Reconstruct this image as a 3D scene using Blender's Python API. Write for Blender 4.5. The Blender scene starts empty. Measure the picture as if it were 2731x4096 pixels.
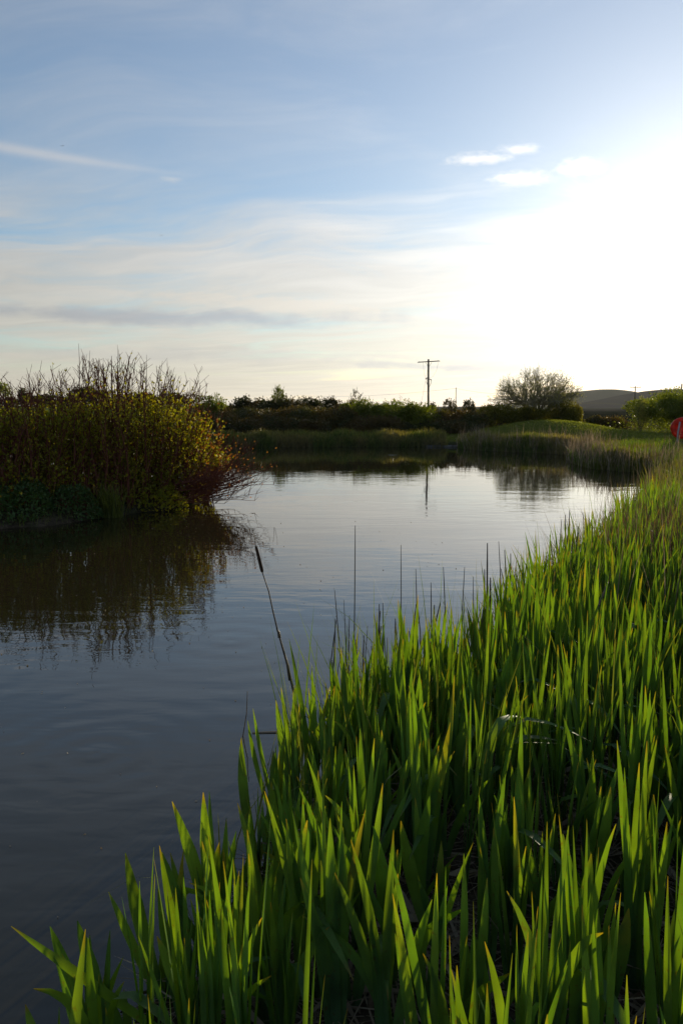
import bpy, math, random
import numpy as np
from mathutils import Vector, Matrix, Quaternion

R = math.radians
rng = np.random.default_rng(11)
random.seed(5)
scene = bpy.context.scene
COL = scene.collection

# ------------------------------------------------------------------ camera
CAM_H = 1.9
cam_d = bpy.data.cameras.new('camera')
cam_d.sensor_fit = 'VERTICAL'
cam_d.sensor_height = 23.6
cam_d.lens = 18.0
cam_d.clip_start = 0.05
cam_d.clip_end = 12000
cam = bpy.data.objects.new('camera', cam_d)
COL.objects.link(cam)
cam.location = (0, 0, CAM_H)
cam.rotation_euler = (R(90 - 7.71), 0, 0)
scene.camera = cam

# ------------------------------------------------------------------ render and exposure
scene.render.engine = 'CYCLES'
scene.cycles.use_denoising = True
scene.cycles.max_bounces = 8
scene.cycles.transparent_max_bounces = 8
scene.cycles.sample_clamp_indirect = 6.0
scene.view_settings.view_transform = 'Standard'
scene.view_settings.look = 'None'
scene.view_settings.gamma = 1
scene.view_settings.use_curve_mapping = False
scene.view_settings.exposure = 0.0

SUN_AZ, SUN_EL = 26.0, 8.3           # degrees; azimuth to the right of straight ahead
SUN_DIR = Vector((math.sin(R(SUN_AZ)) * math.cos(R(SUN_EL)), math.cos(R(SUN_AZ)) * math.cos(R(SUN_EL)), math.sin(R(SUN_EL))))


# ------------------------------------------------------------------ node helpers
class S:
    """A socket with arithmetic, so that node graphs read as formulas."""
    def __init__(self, nt, sock):
        self.nt, self.s = nt, sock

    def _m(self, op, *a, clamp=False):
        n = self.nt.nodes.new('ShaderNodeMath')
        n.operation = op
        n.use_clamp = clamp
        for i, v in enumerate(a):
            if isinstance(v, S):
                self.nt.links.new(v.s, n.inputs[i])
            else:
                n.inputs[i].default_value = v
        return S(self.nt, n.outputs[0])

    def __add__(self, o): return self._m('ADD', self, o)
    def __radd__(self, o): return self._m('ADD', self, o)
    def __sub__(self, o): return self._m('SUBTRACT', self, o)
    def __rsub__(self, o): return self._m('SUBTRACT', o, self)
    def __mul__(self, o): return self._m('MULTIPLY', self, o)
    def __rmul__(self, o): return self._m('MULTIPLY', self, o)
    def __truediv__(self, o): return self._m('DIVIDE', self, o)
    def __rtruediv__(self, o): return self._m('DIVIDE', o, self)
    def __pow__(self, o): return self._m('POWER', self, o)
    def fn(self, op, *a): return self._m(op, self, *a)
    def clamp(self): return self._m('ADD', self, 0.0, clamp=True)

    def ramp(self, a, b, lo=0.0, hi=1.0, smooth=True):
        n = self.nt.nodes.new('ShaderNodeMapRange')
        n.interpolation_type = 'SMOOTHSTEP' if smooth else 'LINEAR'
        self.nt.links.new(self.s, n.inputs[0])
        for i, v in zip((1, 2, 3, 4), (a, b, lo, hi)):
            n.inputs[i].default_value = v
        return S(self.nt, n.outputs[0])


def node(nt, kind, ins=None, **props):
    n = nt.nodes.new(kind)
    for k, v in props.items():
        setattr(n, k, v)
    for k, v in (ins or {}).items():
        if isinstance(v, S):
            nt.links.new(v.s, n.inputs[k])
        elif isinstance(v, bpy.types.NodeSocket):
            nt.links.new(v, n.inputs[k])
        else:
            n.inputs[k].default_value = v
    return n


def mix(nt, f, a, b, mode='MIX'):
    n = nt.nodes.new('ShaderNodeMix')
    n.data_type = 'RGBA'
    n.blend_type = mode
    n.clamp_factor = True
    for i, v in ((0, f), (6, a), (7, b)):
        if isinstance(v, S):
            nt.links.new(v.s, n.inputs[i])
        elif isinstance(v, (tuple, list)):
            n.inputs[i].default_value = tuple(v) + ((1.0,) if len(v) == 3 else ())
        else:
            n.inputs[i].default_value = v
    return S(nt, n.outputs[2])


def xyz(nt, x, y, z):
    return S(nt, node(nt, 'ShaderNodeCombineXYZ', {0: x, 1: y, 2: z}).outputs[0])


def noise(nt, vec, scale, detail=4.0, rough=0.5, dist=0.0, dims='3D'):
    return S(nt, node(nt, 'ShaderNodeTexNoise', {'Vector': vec, 'Scale': scale, 'Detail': detail, 'Roughness': rough,
                                                 'Distortion': dist}, noise_dimensions=dims).outputs[0])


# ------------------------------------------------------------------ sky
world = bpy.data.worlds.new('World')
scene.world = world
world.use_nodes = True
wt = world.node_tree
wt.nodes.clear()
SKY = 0.15
world.cycles.sampling_method = 'MANUAL'
world.cycles.sample_map_resolution = 512
tc = wt.nodes.new('ShaderNodeTexCoord')
sep = node(wt, 'ShaderNodeSeparateXYZ', {0: tc.outputs['Generated']})
dx, dy, dz = (S(wt, sep.outputs[i]) for i in range(3))
nish = node(wt, 'ShaderNodeTexSky', sky_type='NISHITA', sun_disc=False, sun_elevation=R(SUN_EL), sun_rotation=R(SUN_AZ),
            altitude=20.0, air_density=1.0, dust_density=0.38, ozone_density=3.0)
az = dx.fn('ARCTAN2', dy) * 57.2958
el = dz.fn('ARCSINE') * 57.2958
cosg = (dx * SUN_DIR.x + dy * SUN_DIR.y + dz * SUN_DIR.z).fn('MINIMUM', 1.0)
gam = cosg.fn('ARCCOSINE') * 57.2958                                   # angle from the sun

# high thin cloud laid out on a plane overhead, so that it narrows towards the horizon
inv = 1.0 / (dz.fn('MAXIMUM', 0.0) + 0.09)
cpx, cpy = dx * inv, dy * inv
warp = noise(wt, xyz(wt, cpx * 0.55, cpy * 0.55, 3.1), 1.0, 3.0, 0.55)
warp2 = noise(wt, xyz(wt, cpx * 0.55, cpy * 0.55, 9.7), 1.0, 3.0, 0.55)
veil_n = noise(wt, xyz(wt, (cpx + warp * 1.6) * 0.42, (cpy + warp2 * 1.2) * 0.75, 1.3), 1.35, 7.0, 0.62, 0.6).ramp(0.28, 0.72, 0.1, 0.9, False)
fine_n = noise(wt, xyz(wt, (cpx * 0.8 - cpy * 0.35 + warp * 1.2) * 0.6, (cpy + cpx * 0.25 + warp2) * 1.6, 5.0), 2.4, 7.0, 0.62, 0.5)
low = el.ramp(5.0, 18.0, 1.0, 0.0)                                     # more veil lower down
veil = ((veil_n * 0.8 + fine_n * 0.45) + low * 0.40 - 0.20).ramp(0.38, 0.88) * low.ramp(0.0, 0.5, 0.42, 1.0)
sky_c = S(wt, nish.outputs[0])
glow = (gam * -0.055).fn('EXPONENT') * 1.6
veil_lum = (gam * -0.047).fn('EXPONENT') * 10.2 + 2.5


def tint(v, c):
    return S(wt, node(wt, 'ShaderNodeVectorMath', {0: c, 'Scale': v}, operation='SCALE').outputs[0])


def addc(a, b):
    return S(wt, node(wt, 'ShaderNodeVectorMath', {0: a, 1: b}, operation='ADD').outputs[0])


warm = el.ramp(1.0, 20.0, 1.0, 0.0)
veil_col = mix(wt, warm, (0.97, 0.99, 1.02), (1.07, 1.0, 0.86))
base = mix(wt, 0.16, addc(sky_c, tint(glow, (1.0, 0.965, 0.90))), tint(veil_lum, (1.0, 1.0, 1.02)))
col = mix(wt, veil * 0.88, base, tint(veil_lum * fine_n.ramp(0.25, 0.75, 0.93, 1.08), veil_col))


n_big = noise(wt, xyz(wt, az * 0.26, el * 0.62, 2.3), 1.0, 6.0, 0.62)
n_small = noise(wt, xyz(wt, az * 0.9, el * 2.0, 4.0), 1.0, 5.0, 0.62)


def blob(a0, e0, sa, se, edge=0.9, n=None, tilt=0.0):
    """One cloud at a bearing and height (degrees), its rim broken up by noise."""
    a = (az - a0)
    e = (el - e0) - a * tilt
    r = ((a / sa).fn('POWER', 2.0) + (e / se).fn('POWER', 2.0)).fn('SQRT')
    return ((n or n_big) - 0.5) * 2.4 + (1.0 - r) * edge


# grey cloud bank low on the left with a bright rim on its top, and a thin one near the horizon
b1 = blob(-14.5, 6.2, 21.0, 0.70, 1.15, None, -0.006)
b1t = blob(-5.5, 7.2, 11.5, 0.75, 1.2, n_small, -0.055)
b2 = blob(7.5, 2.75, 9.5, 0.55, 1.2, None, -0.04)
b3 = blob(-10.0, 3.6, 20.0, 0.8, 0.9)
col = mix(wt, b1t.ramp(0.1, 0.9) * 0.55, col, tint(veil_lum, (1.13, 1.06, 0.94)))
col = mix(wt, b1.ramp(-0.15, 1.1) * 0.62, col, tint(veil_lum, (0.60, 0.66, 0.76)))
col = mix(wt, b2.ramp(0.0, 1.0) * 0.55, col, tint(veil_lum, (0.66, 0.69, 0.74)))
col = mix(wt, b3.ramp(0.0, 1.0) * 0.25, col, tint(veil_lum, (0.74, 0.76, 0.80)))
# small bright clouds high on the right
for a0, e0, sa, se, k in ((9.5, 16.4, 2.6, 0.50, 0.75), (12.2, 16.8, 2.0, 0.42, 0.6), (12.3, 15.05, 2.6, 0.65, 0.75),
                          (16.2, 15.5, 2.0, 0.75, 0.7), (-11.7, 15.05, 0.9, 0.30, 0.35)):
    bl = blob(a0, e0, sa, se, 1.5, n_small)
    under = (e0 - el).ramp(-0.1, se * 0.9)
    col = mix(wt, bl.ramp(-0.1, 1.5) * k, col, tint(veil_lum + glow * 0.7, mix(wt, under, (1.16, 1.12, 1.06), (0.95, 0.95, 0.96))))
# old vapour trail high on the left
tr = (el - (15.45 - (az + 11.5) * 0.060)) / ((az * -0.018) - 0.06).fn('MAXIMUM', 0.10)
trail = (tr * tr * -1.0).fn('EXPONENT') * az.ramp(-21.0, -8.0, 1.0, 0.0) * n_big.ramp(0.1, 0.6, 0.4, 1.0)
col = mix(wt, trail * 0.6, col, tint(veil_lum, (1.08, 1.08, 1.10)))
bg = node(wt, 'ShaderNodeBackground', {'Color': col, 'Strength': SKY})
wo = wt.nodes.new('ShaderNodeOutputWorld')
wt.links.new(bg.outputs[0], wo.inputs[0])

# ------------------------------------------------------------------ sun
sun_d = bpy.data.lights.new('sun', 'SUN')
sun_d.energy = 5.0
sun_d.angle = R(0.5)
sun_d.color = (1.0, 0.86, 0.62)
sun = bpy.data.objects.new('sun', sun_d)
COL.objects.link(sun)
sun.rotation_euler = SUN_DIR.to_track_quat('Z', 'Y').to_euler()


# ------------------------------------------------------------------ mesh helpers
def nrm(v):
    return v / np.maximum(np.linalg.norm(v, axis=-1, keepdims=True), 1e-9)


def make_mesh(name, V, Fs, attrs=None, mat=None, smooth=False):
    """Vertices (n,3), a list of face-index arrays (each all tris or all quads), float point attributes."""
    V = np.asarray(V, np.float32).reshape(-1, 3)
    Fs = [np.asarray(f, np.int32) for f in (Fs if isinstance(Fs, list) else [Fs])]
    me = bpy.data.meshes.new(name)
    me.vertices.add(len(V))
    me.vertices.foreach_set('co', V.ravel())
    nl = sum(f.size for f in Fs)
    npoly = sum(len(f) for f in Fs)
    me.loops.add(nl)
    me.loops.foreach_set('vertex_index', np.concatenate([f.ravel() for f in Fs]))
    me.polygons.add(npoly)
    tot = np.concatenate([np.full(len(f), f.shape[1], np.int32) for f in Fs])
    start = np.concatenate([[0], np.cumsum(tot)[:-1]]).astype(np.int32)
    me.polygons.foreach_set('loop_start', start)
    me.polygons.foreach_set('loop_total', tot)
    me.polygons.foreach_set('use_smooth', np.full(npoly, smooth))
    for k, v in (attrs or {}).items():
        at_ = me.attributes.new(k, 'FLOAT', 'POINT')
        at_.data.foreach_set('value', np.asarray(v, np.float32).ravel())
    me.update()
    me.validate()
    if mat:
        for m in (mat if isinstance(mat, (list, tuple)) else [mat]):
            me.materials.append(m)
    return me


def link(name, me, parent=None, loc=None):
    o = bpy.data.objects.new(name, me)
    COL.objects.link(o)
    if parent:
        o.parent = parent
    if loc is not None:
        o.location = loc
    return o


def tag(o, label=None, cat=None, group=None, kind=None):
    for k, v in (('label', label), ('category', cat), ('group', group), ('kind', kind)):
        if v:
            o[k] = v
    return o


def thing(name, label, cat, loc=(0, 0, 0), group=None):
    return tag(link(name, None, None, loc), label, cat, group)


class Geo:
    """Collects pieces of geometry that belong to ONE part."""
    def __init__(self):
        self.V, self.Q, self.T, self.A, self.n = [], [], [], {'t': [], 'r': []}, 0

    def add(self, V, Q=None, T=None, t=None, r=None):
        V = np.asarray(V, float).reshape(-1, 3)
        self.V.append(V)
        if Q is not None and len(Q):
            self.Q.append(np.asarray(Q, np.int64).reshape(-1, 4) + self.n)
        if T is not None and len(T):
            self.T.append(np.asarray(T, np.int64).reshape(-1, 3) + self.n)
        for k, v in (('t', t), ('r', r)):
            self.A[k].append(np.zeros(len(V)) if v is None else np.broadcast_to(np.asarray(v, float), (len(V),)))
        self.n += len(V)
        return self

    def blades(self, base, L, W, yaw, lean, droop=None, segs=4, taper=0.45, fold=0.0, foot=0.8):
        n = len(base)
        L, W, yaw = (np.broadcast_to(np.asarray(v, float), (n,)) for v in (L, W, yaw))
        droop = np.zeros(n) if droop is None else np.broadcast_to(np.asarray(droop, float), (n,))
        t = np.linspace(0, 1, segs + 1)
        ll = np.linalg.norm(lean, axis=1)
        hd = lean / np.maximum(ll, 1e-6)[:, None]
        hor = L[:, None] * (ll[:, None] * (0.35 * t + 0.65 * t ** 2) + droop[:, None] * t ** 3 * 0.75)
        up = L[:, None] * (t * np.sqrt(np.clip(1 - ll ** 2, 0.1, 1))[:, None] - droop[:, None] * t ** 3.2)
        P = np.zeros((n, segs + 1, 3))
        P[:, :, 0] = base[:, None, 0] + hd[:, None, 0] * hor
        P[:, :, 1] = base[:, None, 1] + hd[:, None, 1] * hor
        P[:, :, 2] = base[:, None, 2] + up
        prof = np.minimum(1.0, ((1 - t) / taper)) ** 0.85 * (foot + (1 - foot) * np.minimum(1, t * 3))
        prof[-1] = 0.04
        wd = np.stack([np.cos(yaw), np.sin(yaw), np.zeros(n)], 1)
        off = wd[:, None, :] * (W[:, None] * 0.5 * prof)[:, :, None]
        r = rng.random(n)
        if fold:
            nd = np.stack([-np.sin(yaw), np.cos(yaw), np.zeros(n)], 1)[:, None, :] * (W[:, None] * fold * prof)[:, :, None]
            V = np.stack([P - off, P + nd, P + off], 2)
            k = 3
        else:
            V = np.stack([P - off, P + off], 2)
            k = 2
        idx = np.arange(n * (segs + 1) * k).reshape(n, segs + 1, k)
        Q = [np.stack([idx[:, :-1, c], idx[:, :-1, c + 1], idx[:, 1:, c + 1], idx[:, 1:, c]], -1).reshape(-1, 4) for c in range(k - 1)]
        tt = np.broadcast_to(t[None, :, None], (n, segs + 1, k)).ravel()
        return self.add(V, np.concatenate(Q), None, tt, np.repeat(r, (segs + 1) * k))

    def sticks(self, p0, p1, r0, r1, sides=3):
        p0, p1 = np.asarray(p0, float).reshape(-1, 3), np.asarray(p1, float).reshape(-1, 3)
        n = len(p0)
        r0, r1 = (np.broadcast_to(np.asarray(v, float), (n,)) for v in (r0, r1))
        d = nrm(p1 - p0)
        a = np.where(np.abs(d[:, 2:3]) > 0.9, np.array([[1.0, 0, 0]]), np.array([[0, 0, 1.0]]))
        u = nrm(np.cross(d, a))
        v = np.cross(d, u)
        ang = np.arange(sides) * 2 * np.pi / sides
        ring = u[:, None, :] * np.cos(ang)[None, :, None] + v[:, None, :] * np.sin(ang)[None, :, None]
        V = np.stack([p0[:, None, :] + ring * r0[:, None, None], p1[:, None, :] + ring * r1[:, None, None]], 1)
        idx = np.arange(n * 2 * sides).reshape(n, 2, sides)
        nx = np.roll(idx, -1, axis=2)
        Q = np.stack([idx[:, 0], nx[:, 0], nx[:, 1], idx[:, 1]], -1).reshape(-1, 4)
        tt = np.broadcast_to(np.array([0.0, 1.0])[None, :, None], (n, 2, sides)).ravel()
        return self.add(V, Q, None, tt, np.repeat(rng.random(n), 2 * sides))

    def tube(self, pts, rad, sides=8, cap=True):
        pts = np.asarray(pts, float)
        n = len(pts)
        rad = np.broadcast_to(np.asarray(rad, float), (n,))
        d = nrm(np.gradient(pts, axis=0))
        a = np.array([0, 0, 1.0]) if abs(d[0, 2]) < 0.9 else np.array([1.0, 0, 0])
        u = nrm(np.cross(d, a))
        v = np.cross(d, u)
        ang = np.arange(sides) * 2 * np.pi / sides
        V = pts[:, None] + (u[:, None] * np.cos(ang)[None, :, None] + v[:, None] * np.sin(ang)[None, :, None]) * rad[:, None, None]
        idx = np.arange(n * sides).reshape(n, sides)
        nx = np.roll(idx, -1, 1)
        Q = np.stack([idx[:-1], nx[:-1], nx[1:], idx[1:]], -1).reshape(-1, 4)
        T = []
        V = V.reshape(-1, 3)
        tt = np.repeat(np.linspace(0, 1, n), sides)
        if cap:
            V = np.concatenate([V, pts[:1], pts[-1:]])
            tt = np.concatenate([tt, [0, 1]])
            c0, c1 = n * sides, n * sides + 1
            T = [(c0, nx[0, k], idx[0, k]) for k in range(sides)] + [(c1, idx[-1, k], nx[-1, k]) for k in range(sides)]
        return self.add(V, Q, T, tt, rng.random())

    def leaves(self, pos, d, size, aspect=0.5, fold=0.25):
        pos, d = np.asarray(pos, float), nrm(np.asarray(d, float))
        n = len(pos)
        size = np.broadcast_to(np.asarray(size, float), (n,))[:, None]
        s = nrm(np.cross(d, nrm(rng.normal(size=(n, 3)))))
        nn = np.cross(s, d)
        m = pos + d * size * 0.45
        V = np.stack([pos, m - s * size * aspect * 0.5 + nn * size * fold * 0.4, pos + d * size, m + s * size * aspect * 0.5 + nn * size * fold * 0.4], 1)
        Q = np.arange(n * 4).reshape(n, 4)
        return self.add(V, Q, None, np.tile([0, 0.5, 1, 0.5], n), np.repeat(rng.random(n), 4))

    def box(self, c, sx, sy, sz, jit=0.0):
        k = np.array([(x, y, z) for z in (-.5, .5) for y in (-.5, .5) for x in (-.5, .5)]) * np.array([sx, sy, sz])
        if jit:
            k = k + rng.normal(size=k.shape) * jit
        return self.add(k + np.asarray(c), [(0, 2, 3, 1), (4, 5, 7, 6), (0, 1, 5, 4), (2, 6, 7, 3), (0, 4, 6, 2), (1, 3, 7, 5)])

    def mesh(self, name, mat, smooth=False):
        Fs = ([np.concatenate(self.Q)] if self.Q else []) + ([np.concatenate(self.T)] if self.T else [])
        return make_mesh(name, np.concatenate(self.V), Fs, {k: np.concatenate(v) for k, v in self.A.items()}, mat, smooth)

    def build(self, name, mat, parent=None, smooth=False, loc=None):
        return link(name, self.mesh(name, mat, smooth), parent, loc)


# ------------------------------------------------------------------ where a picture point lies in the place
FPX, PITCH = 3123.0, R(7.71)


def _ray(px, py):
    x, u = (px - 1365.5) / FPX, (2048 - py) / FPX
    return x, math.cos(PITCH) + math.sin(PITCH) * u, math.cos(PITCH) * u - math.sin(PITCH)


def on_level(px, py, z=0.0):
    x, y, w = _ray(px, py)
    t = (z - CAM_H) / w
    return np.array([x * t, y * t, z])


def at_depth(px, py, Y):
    x, y, w = _ray(px, py)
    t = Y / y
    return np.array([x * t, Y, CAM_H + w * t])


# ------------------------------------------------------------------ materials
def material(name):
    m = bpy.data.materials.new(name)
    m.use_nodes = True
    nt = m.node_tree
    nt.nodes.clear()
    out = nt.nodes.new('ShaderNodeOutputMaterial')
    return m, nt, out


def attr(nt, name):
    return S(nt, node(nt, 'ShaderNodeAttribute', attribute_name=name).outputs['Fac'])


def leaf_material(name, low, high, tip=None, trans=(1.5, 1.45, 0.35), tr=0.5, rough=0.45, tip_at=0.9, spots=0.0, obj_random=False, spec=0.35, patch=None, base=None, old=False):
    """Thin leaf: a diffuse and glossy face, and light that comes through it with a yellower colour."""
    m, nt, out = material(name)
    r = S(nt, node(nt, 'ShaderNodeObjectInfo').outputs['Random']) if obj_random else attr(nt, 'r')
    t = attr(nt, 't')
    c = mix(nt, r, low, high)
    geo = nt.nodes.new('ShaderNodeNewGeometry')
    pos = S(nt, geo.outputs['Position'])
    if patch:
        big = noise(nt, pos, patch[1], 2.0, 0.5)
        c = mix(nt, big.ramp(0.42, 0.62), c, patch[0])
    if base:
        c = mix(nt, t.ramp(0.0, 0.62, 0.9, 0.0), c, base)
    if old:                                   # a few ageing blades, yellowed or browned from the tip down
        r2 = (r * 37.7).fn('FRACT')
        c = mix(nt, r2.ramp(0.93, 1.0) * (t + noise(nt, pos, 25.0, 3.0) * 0.5 - 0.25).ramp(0.5, 1.0) * 0.8, c, (0.22, 0.19, 0.05))
    if tip:
        c = mix(nt, t.ramp(tip_at, 1.0) * r.ramp(0.15, 0.9), c, tip)
    if spots:
        sp = noise(nt, pos, 60.0, 3.0, 0.6)
        c = mix(nt, sp.ramp(0.60, 0.72) * spots, c, (0.10, 0.075, 0.03))
    hsv = node(nt, 'ShaderNodeHueSaturation', {'Value': noise(nt, pos, 7.0, 2.0).ramp(0.3, 0.7, 0.75, 1.25), 'Color': c})
    c = S(nt, hsv.outputs[0])
    pb = node(nt, 'ShaderNodeBsdfPrincipled', {'Base Color': c, 'Roughness': rough, 'Specular IOR Level': spec})
    tcol = S(nt, node(nt, 'ShaderNodeVectorMath', {0: c, 1: trans}, operation='MULTIPLY').outputs[0])
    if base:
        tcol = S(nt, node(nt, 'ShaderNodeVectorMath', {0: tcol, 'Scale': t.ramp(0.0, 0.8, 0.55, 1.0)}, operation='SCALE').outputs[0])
    tb = node(nt, 'ShaderNodeBsdfTranslucent', {'Color': tcol})
    mx = node(nt, 'ShaderNodeMixShader', {0: tr, 1: pb.outputs[0], 2: tb.outputs[0]})
    nt.links.new(mx.outputs[0], out.inputs[0])
    return m


def plain_material(name, a, b, scale=8.0, rough=0.7, spec=0.3, stretch=(1, 1, 1), bump=0.0, obj_space=True, metallic=0.0):
    m, nt, out = material(name)
    tcn = nt.nodes.new('ShaderNodeTexCoord')
    mp = node(nt, 'ShaderNodeMapping', {'Vector': tcn.outputs['Object' if obj_space else 'Generated'], 'Scale': stretch})
    n = noise(nt, S(nt, mp.outputs[0]), scale, 6.0, 0.6)
    c = mix(nt, n.ramp(0.3, 0.7), a, b)
    pb = node(nt, 'ShaderNodeBsdfPrincipled', {'Base Color': c, 'Roughness': rough, 'Specular IOR Level': spec, 'Metallic': metallic})
    if bump:
        bp = node(nt, 'ShaderNodeBump', {'Height': n, 'Distance': bump, 'Strength': 1.0})
        nt.links.new(bp.outputs[0], pb.inputs['Normal'])
    nt.links.new(pb.outputs[0], out.inputs[0])
    return m


M = {}
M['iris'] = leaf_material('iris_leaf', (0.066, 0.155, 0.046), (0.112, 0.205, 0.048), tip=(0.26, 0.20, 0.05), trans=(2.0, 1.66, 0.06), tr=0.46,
                          rough=0.52, tip_at=0.91, spots=0.6, obj_random=True, base=(0.072, 0.155, 0.080), spec=0.22, old=True)
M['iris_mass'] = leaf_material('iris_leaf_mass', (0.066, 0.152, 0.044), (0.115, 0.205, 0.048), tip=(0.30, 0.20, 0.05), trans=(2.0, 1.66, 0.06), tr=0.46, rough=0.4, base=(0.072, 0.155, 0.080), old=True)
M['reed'] = leaf_material('reed_leaf', (0.060, 0.120, 0.026), (0.110, 0.165, 0.034), tip=(0.22, 0.17, 0.06), tip_at=0.92, trans=(1.9, 1.7, 0.25), tr=0.45,
                          patch=((0.11, 0.11, 0.04), 0.9))
M['far_reed'] = leaf_material('far_reed_leaf', (0.050, 0.085, 0.022), (0.100, 0.125, 0.032), tip=(0.25, 0.20, 0.08), tip_at=0.7, trans=(1.9, 1.8, 0.4), tr=0.45,
                              patch=((0.15, 0.13, 0.065), 0.5))
M['grass'] = leaf_material('grass_blade', (0.090, 0.120, 0.024), (0.150, 0.160, 0.035), trans=(1.9, 1.8, 0.4), tr=0.45)
M['dry'] = leaf_material('dry_leaf', (0.15, 0.105, 0.065), (0.36, 0.29, 0.19), trans=(1.1, 1.0, 0.8), tr=0.25, rough=0.6)
M['rust_grass'] = leaf_material('rusty_seed_grass', (0.10, 0.052, 0.032), (0.17, 0.10, 0.06), trans=(1.1, 1.0, 0.9), tr=0.25, rough=0.6)
M['willow_leaf'] = leaf_material('willow_leaf', (0.160, 0.190, 0.020), (0.320, 0.290, 0.028), trans=(1.9, 1.7, 0.2), tr=0.50, rough=0.45)
M['red_leaf'] = leaf_material('reddish_young_leaf', (0.17, 0.070, 0.020), (0.22, 0.115, 0.025), trans=(2.0, 1.5, 0.5), tr=0.5)
M['bramble_leaf'] = leaf_material('bramble_leaf', (0.055, 0.100, 0.026), (0.090, 0.145, 0.040), trans=(1.6, 1.7, 0.4), tr=0.35)
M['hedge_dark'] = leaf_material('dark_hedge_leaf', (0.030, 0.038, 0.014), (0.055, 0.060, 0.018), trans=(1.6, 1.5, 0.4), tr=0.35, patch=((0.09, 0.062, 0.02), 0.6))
M['hedge_green'] = leaf_material('hawthorn_leaf', (0.070, 0.105, 0.018), (0.130, 0.150, 0.024), trans=(2.1, 1.9, 0.3), tr=0.48)
M['gorse'] = leaf_material('gorse_spines', (0.045, 0.050, 0.016), (0.080, 0.078, 0.022), trans=(1.5, 1.4, 0.4), tr=0.3, patch=((0.125, 0.080, 0.018), 0.7))
M['yellow_bush'] = leaf_material('yellow_green_leaf', (0.085, 0.095, 0.018), (0.150, 0.138, 0.026), trans=(2.0, 1.8, 0.35), tr=0.5)
M['tree_leaf'] = leaf_material('sparse_tree_leaf', (0.20, 0.20, 0.06), (0.32, 0.29, 0.09), trans=(1.5, 1.5, 0.5), tr=0.5)
M['flower'] = leaf_material('yellow_petal', (0.45, 0.33, 0.02), (0.60, 0.45, 0.03), trans=(1.1, 1.0, 0.4), tr=0.3)
M['twig'] = plain_material('red_brown_twig', (0.115, 0.040, 0.026), (0.205, 0.082, 0.052), 20.0, 0.8, 0.05)
M['pale_twig'] = plain_material('pale_fine_twig', (0.19, 0.17, 0.10), (0.30, 0.27, 0.17), 12.0, 0.8, 0.1)
M['bark'] = plain_material('grey_brown_bark', (0.050, 0.040, 0.030), (0.110, 0.090, 0.070), 12.0, 0.85, bump=0.01)
M['pole'] = plain_material('weathered_pole_wood', (0.060, 0.048, 0.038), (0.120, 0.100, 0.080), 3.0, 0.85, stretch=(6, 6, 0.5))
M['iron'] = plain_material('dark_iron', (0.030, 0.030, 0.030), (0.060, 0.055, 0.050), 6.0, 0.5)
M['wire'] = plain_material('line_wire', (0.10, 0.10, 0.095), (0.14, 0.135, 0.13), 2.0, 0.5)
M['stem'] = leaf_material('dead_reed_stem', (0.085, 0.055, 0.040), (0.170, 0.120, 0.085), trans=(1.0, 1.0, 1.0), tr=0.05, rough=0.6, obj_random=True)
M['cattail'] = plain_material('cattail_seed_head', (0.030, 0.017, 0.010), (0.070, 0.038, 0.020), 60.0, 0.9, bump=0.002)
M['red_plastic'] = leaf_material('red_plastic', (0.52, 0.040, 0.014), (0.60, 0.055, 0.018), trans=(1.1, 0.9, 0.8), tr=0.30, rough=0.35, spec=0.3)
M['galv'] = plain_material('galvanised_post', (0.22, 0.23, 0.24), (0.32, 0.33, 0.34), 10.0, 0.45, 0.5)
M['stone'] = plain_material('kerb_stone', (0.10, 0.095, 0.085), (0.18, 0.17, 0.155), 6.0, 0.85, bump=0.01)
M['feather'] = plain_material('pale_feather', (0.65, 0.64, 0.60), (0.8, 0.8, 0.78), 30.0, 0.6)
M['bird'] = plain_material('dark_plumage', (0.02, 0.02, 0.022), (0.04, 0.04, 0.04), 30.0, 0.6)

# ------------------------------------------------------------------ the ground and the pond
POND = np.array([(-1.5, -6), (-1.05, 0.6), (-0.85, 1.3), (-0.66, 1.8), (-0.52, 2.25), (-0.35, 2.7), (-0.16, 3.2), (0.10, 3.8), (0.45, 4.3),
                 (0.95, 4.8), (1.50, 5.8), (2.1, 7.0), (3.0, 8.6), (4.2, 11), (5.75, 14), (7.3, 17.5), (8.7, 20.5), (9.0, 22.1), (7.9, 23.9),
                 (8.0, 26), (8.4, 28), (9.2, 30.5), (8.6, 32), (7.3, 33), (6.2, 34), (5.7, 35.5), (5.3, 37), (0.4, 37), (-4.8, 36.5), (-12, 36),
                 (-17, 33), (-15, 26), (-9, 20.5), (-5, 18.2), (-3.1, 17.0), (-2.7, 15.8), (-3.0, 14.6), (-3.6, 13.9), (-4.2, 13.0), (-4.7, 12.3),
                 (-5.4, 12.05), (-8, 11.8), (-14, 11), (-22, 5), (-22, -6)], float)


def pond_dist(x, y):
    """Distance to the pond's edge, negative over the water."""
    p = np.stack([np.ravel(x), np.ravel(y)], 1)
    best = np.full(len(p), 1e9)
    inside = np.zeros(len(p), bool)
    for i in range(len(POND)):
        a, b = POND[i], POND[(i + 1) % len(POND)]
        ab = b - a
        t = np.clip(((p - a) @ ab) / (ab @ ab), 0, 1)
        best = np.minimum(best, np.linalg.norm(p - a - t[:, None] * ab, axis=1))
        cr = ((a[1] > p[:, 1]) != (b[1] > p[:, 1]))
        with np.errstate(divide='ignore', invalid='ignore'):
            cr &= p[:, 0] < (b[0] - a[0]) * (p[:, 1] - a[1]) / (b[1] - a[1] + 1e-12) + a[0]
        inside ^= cr
    return np.where(inside, -best, best).reshape(np.shape(x))


def sstep(v, a, b):
    t = np.clip((v - a) / (b - a), 0, 1)
    return t * t * (3 - 2 * t)


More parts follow.
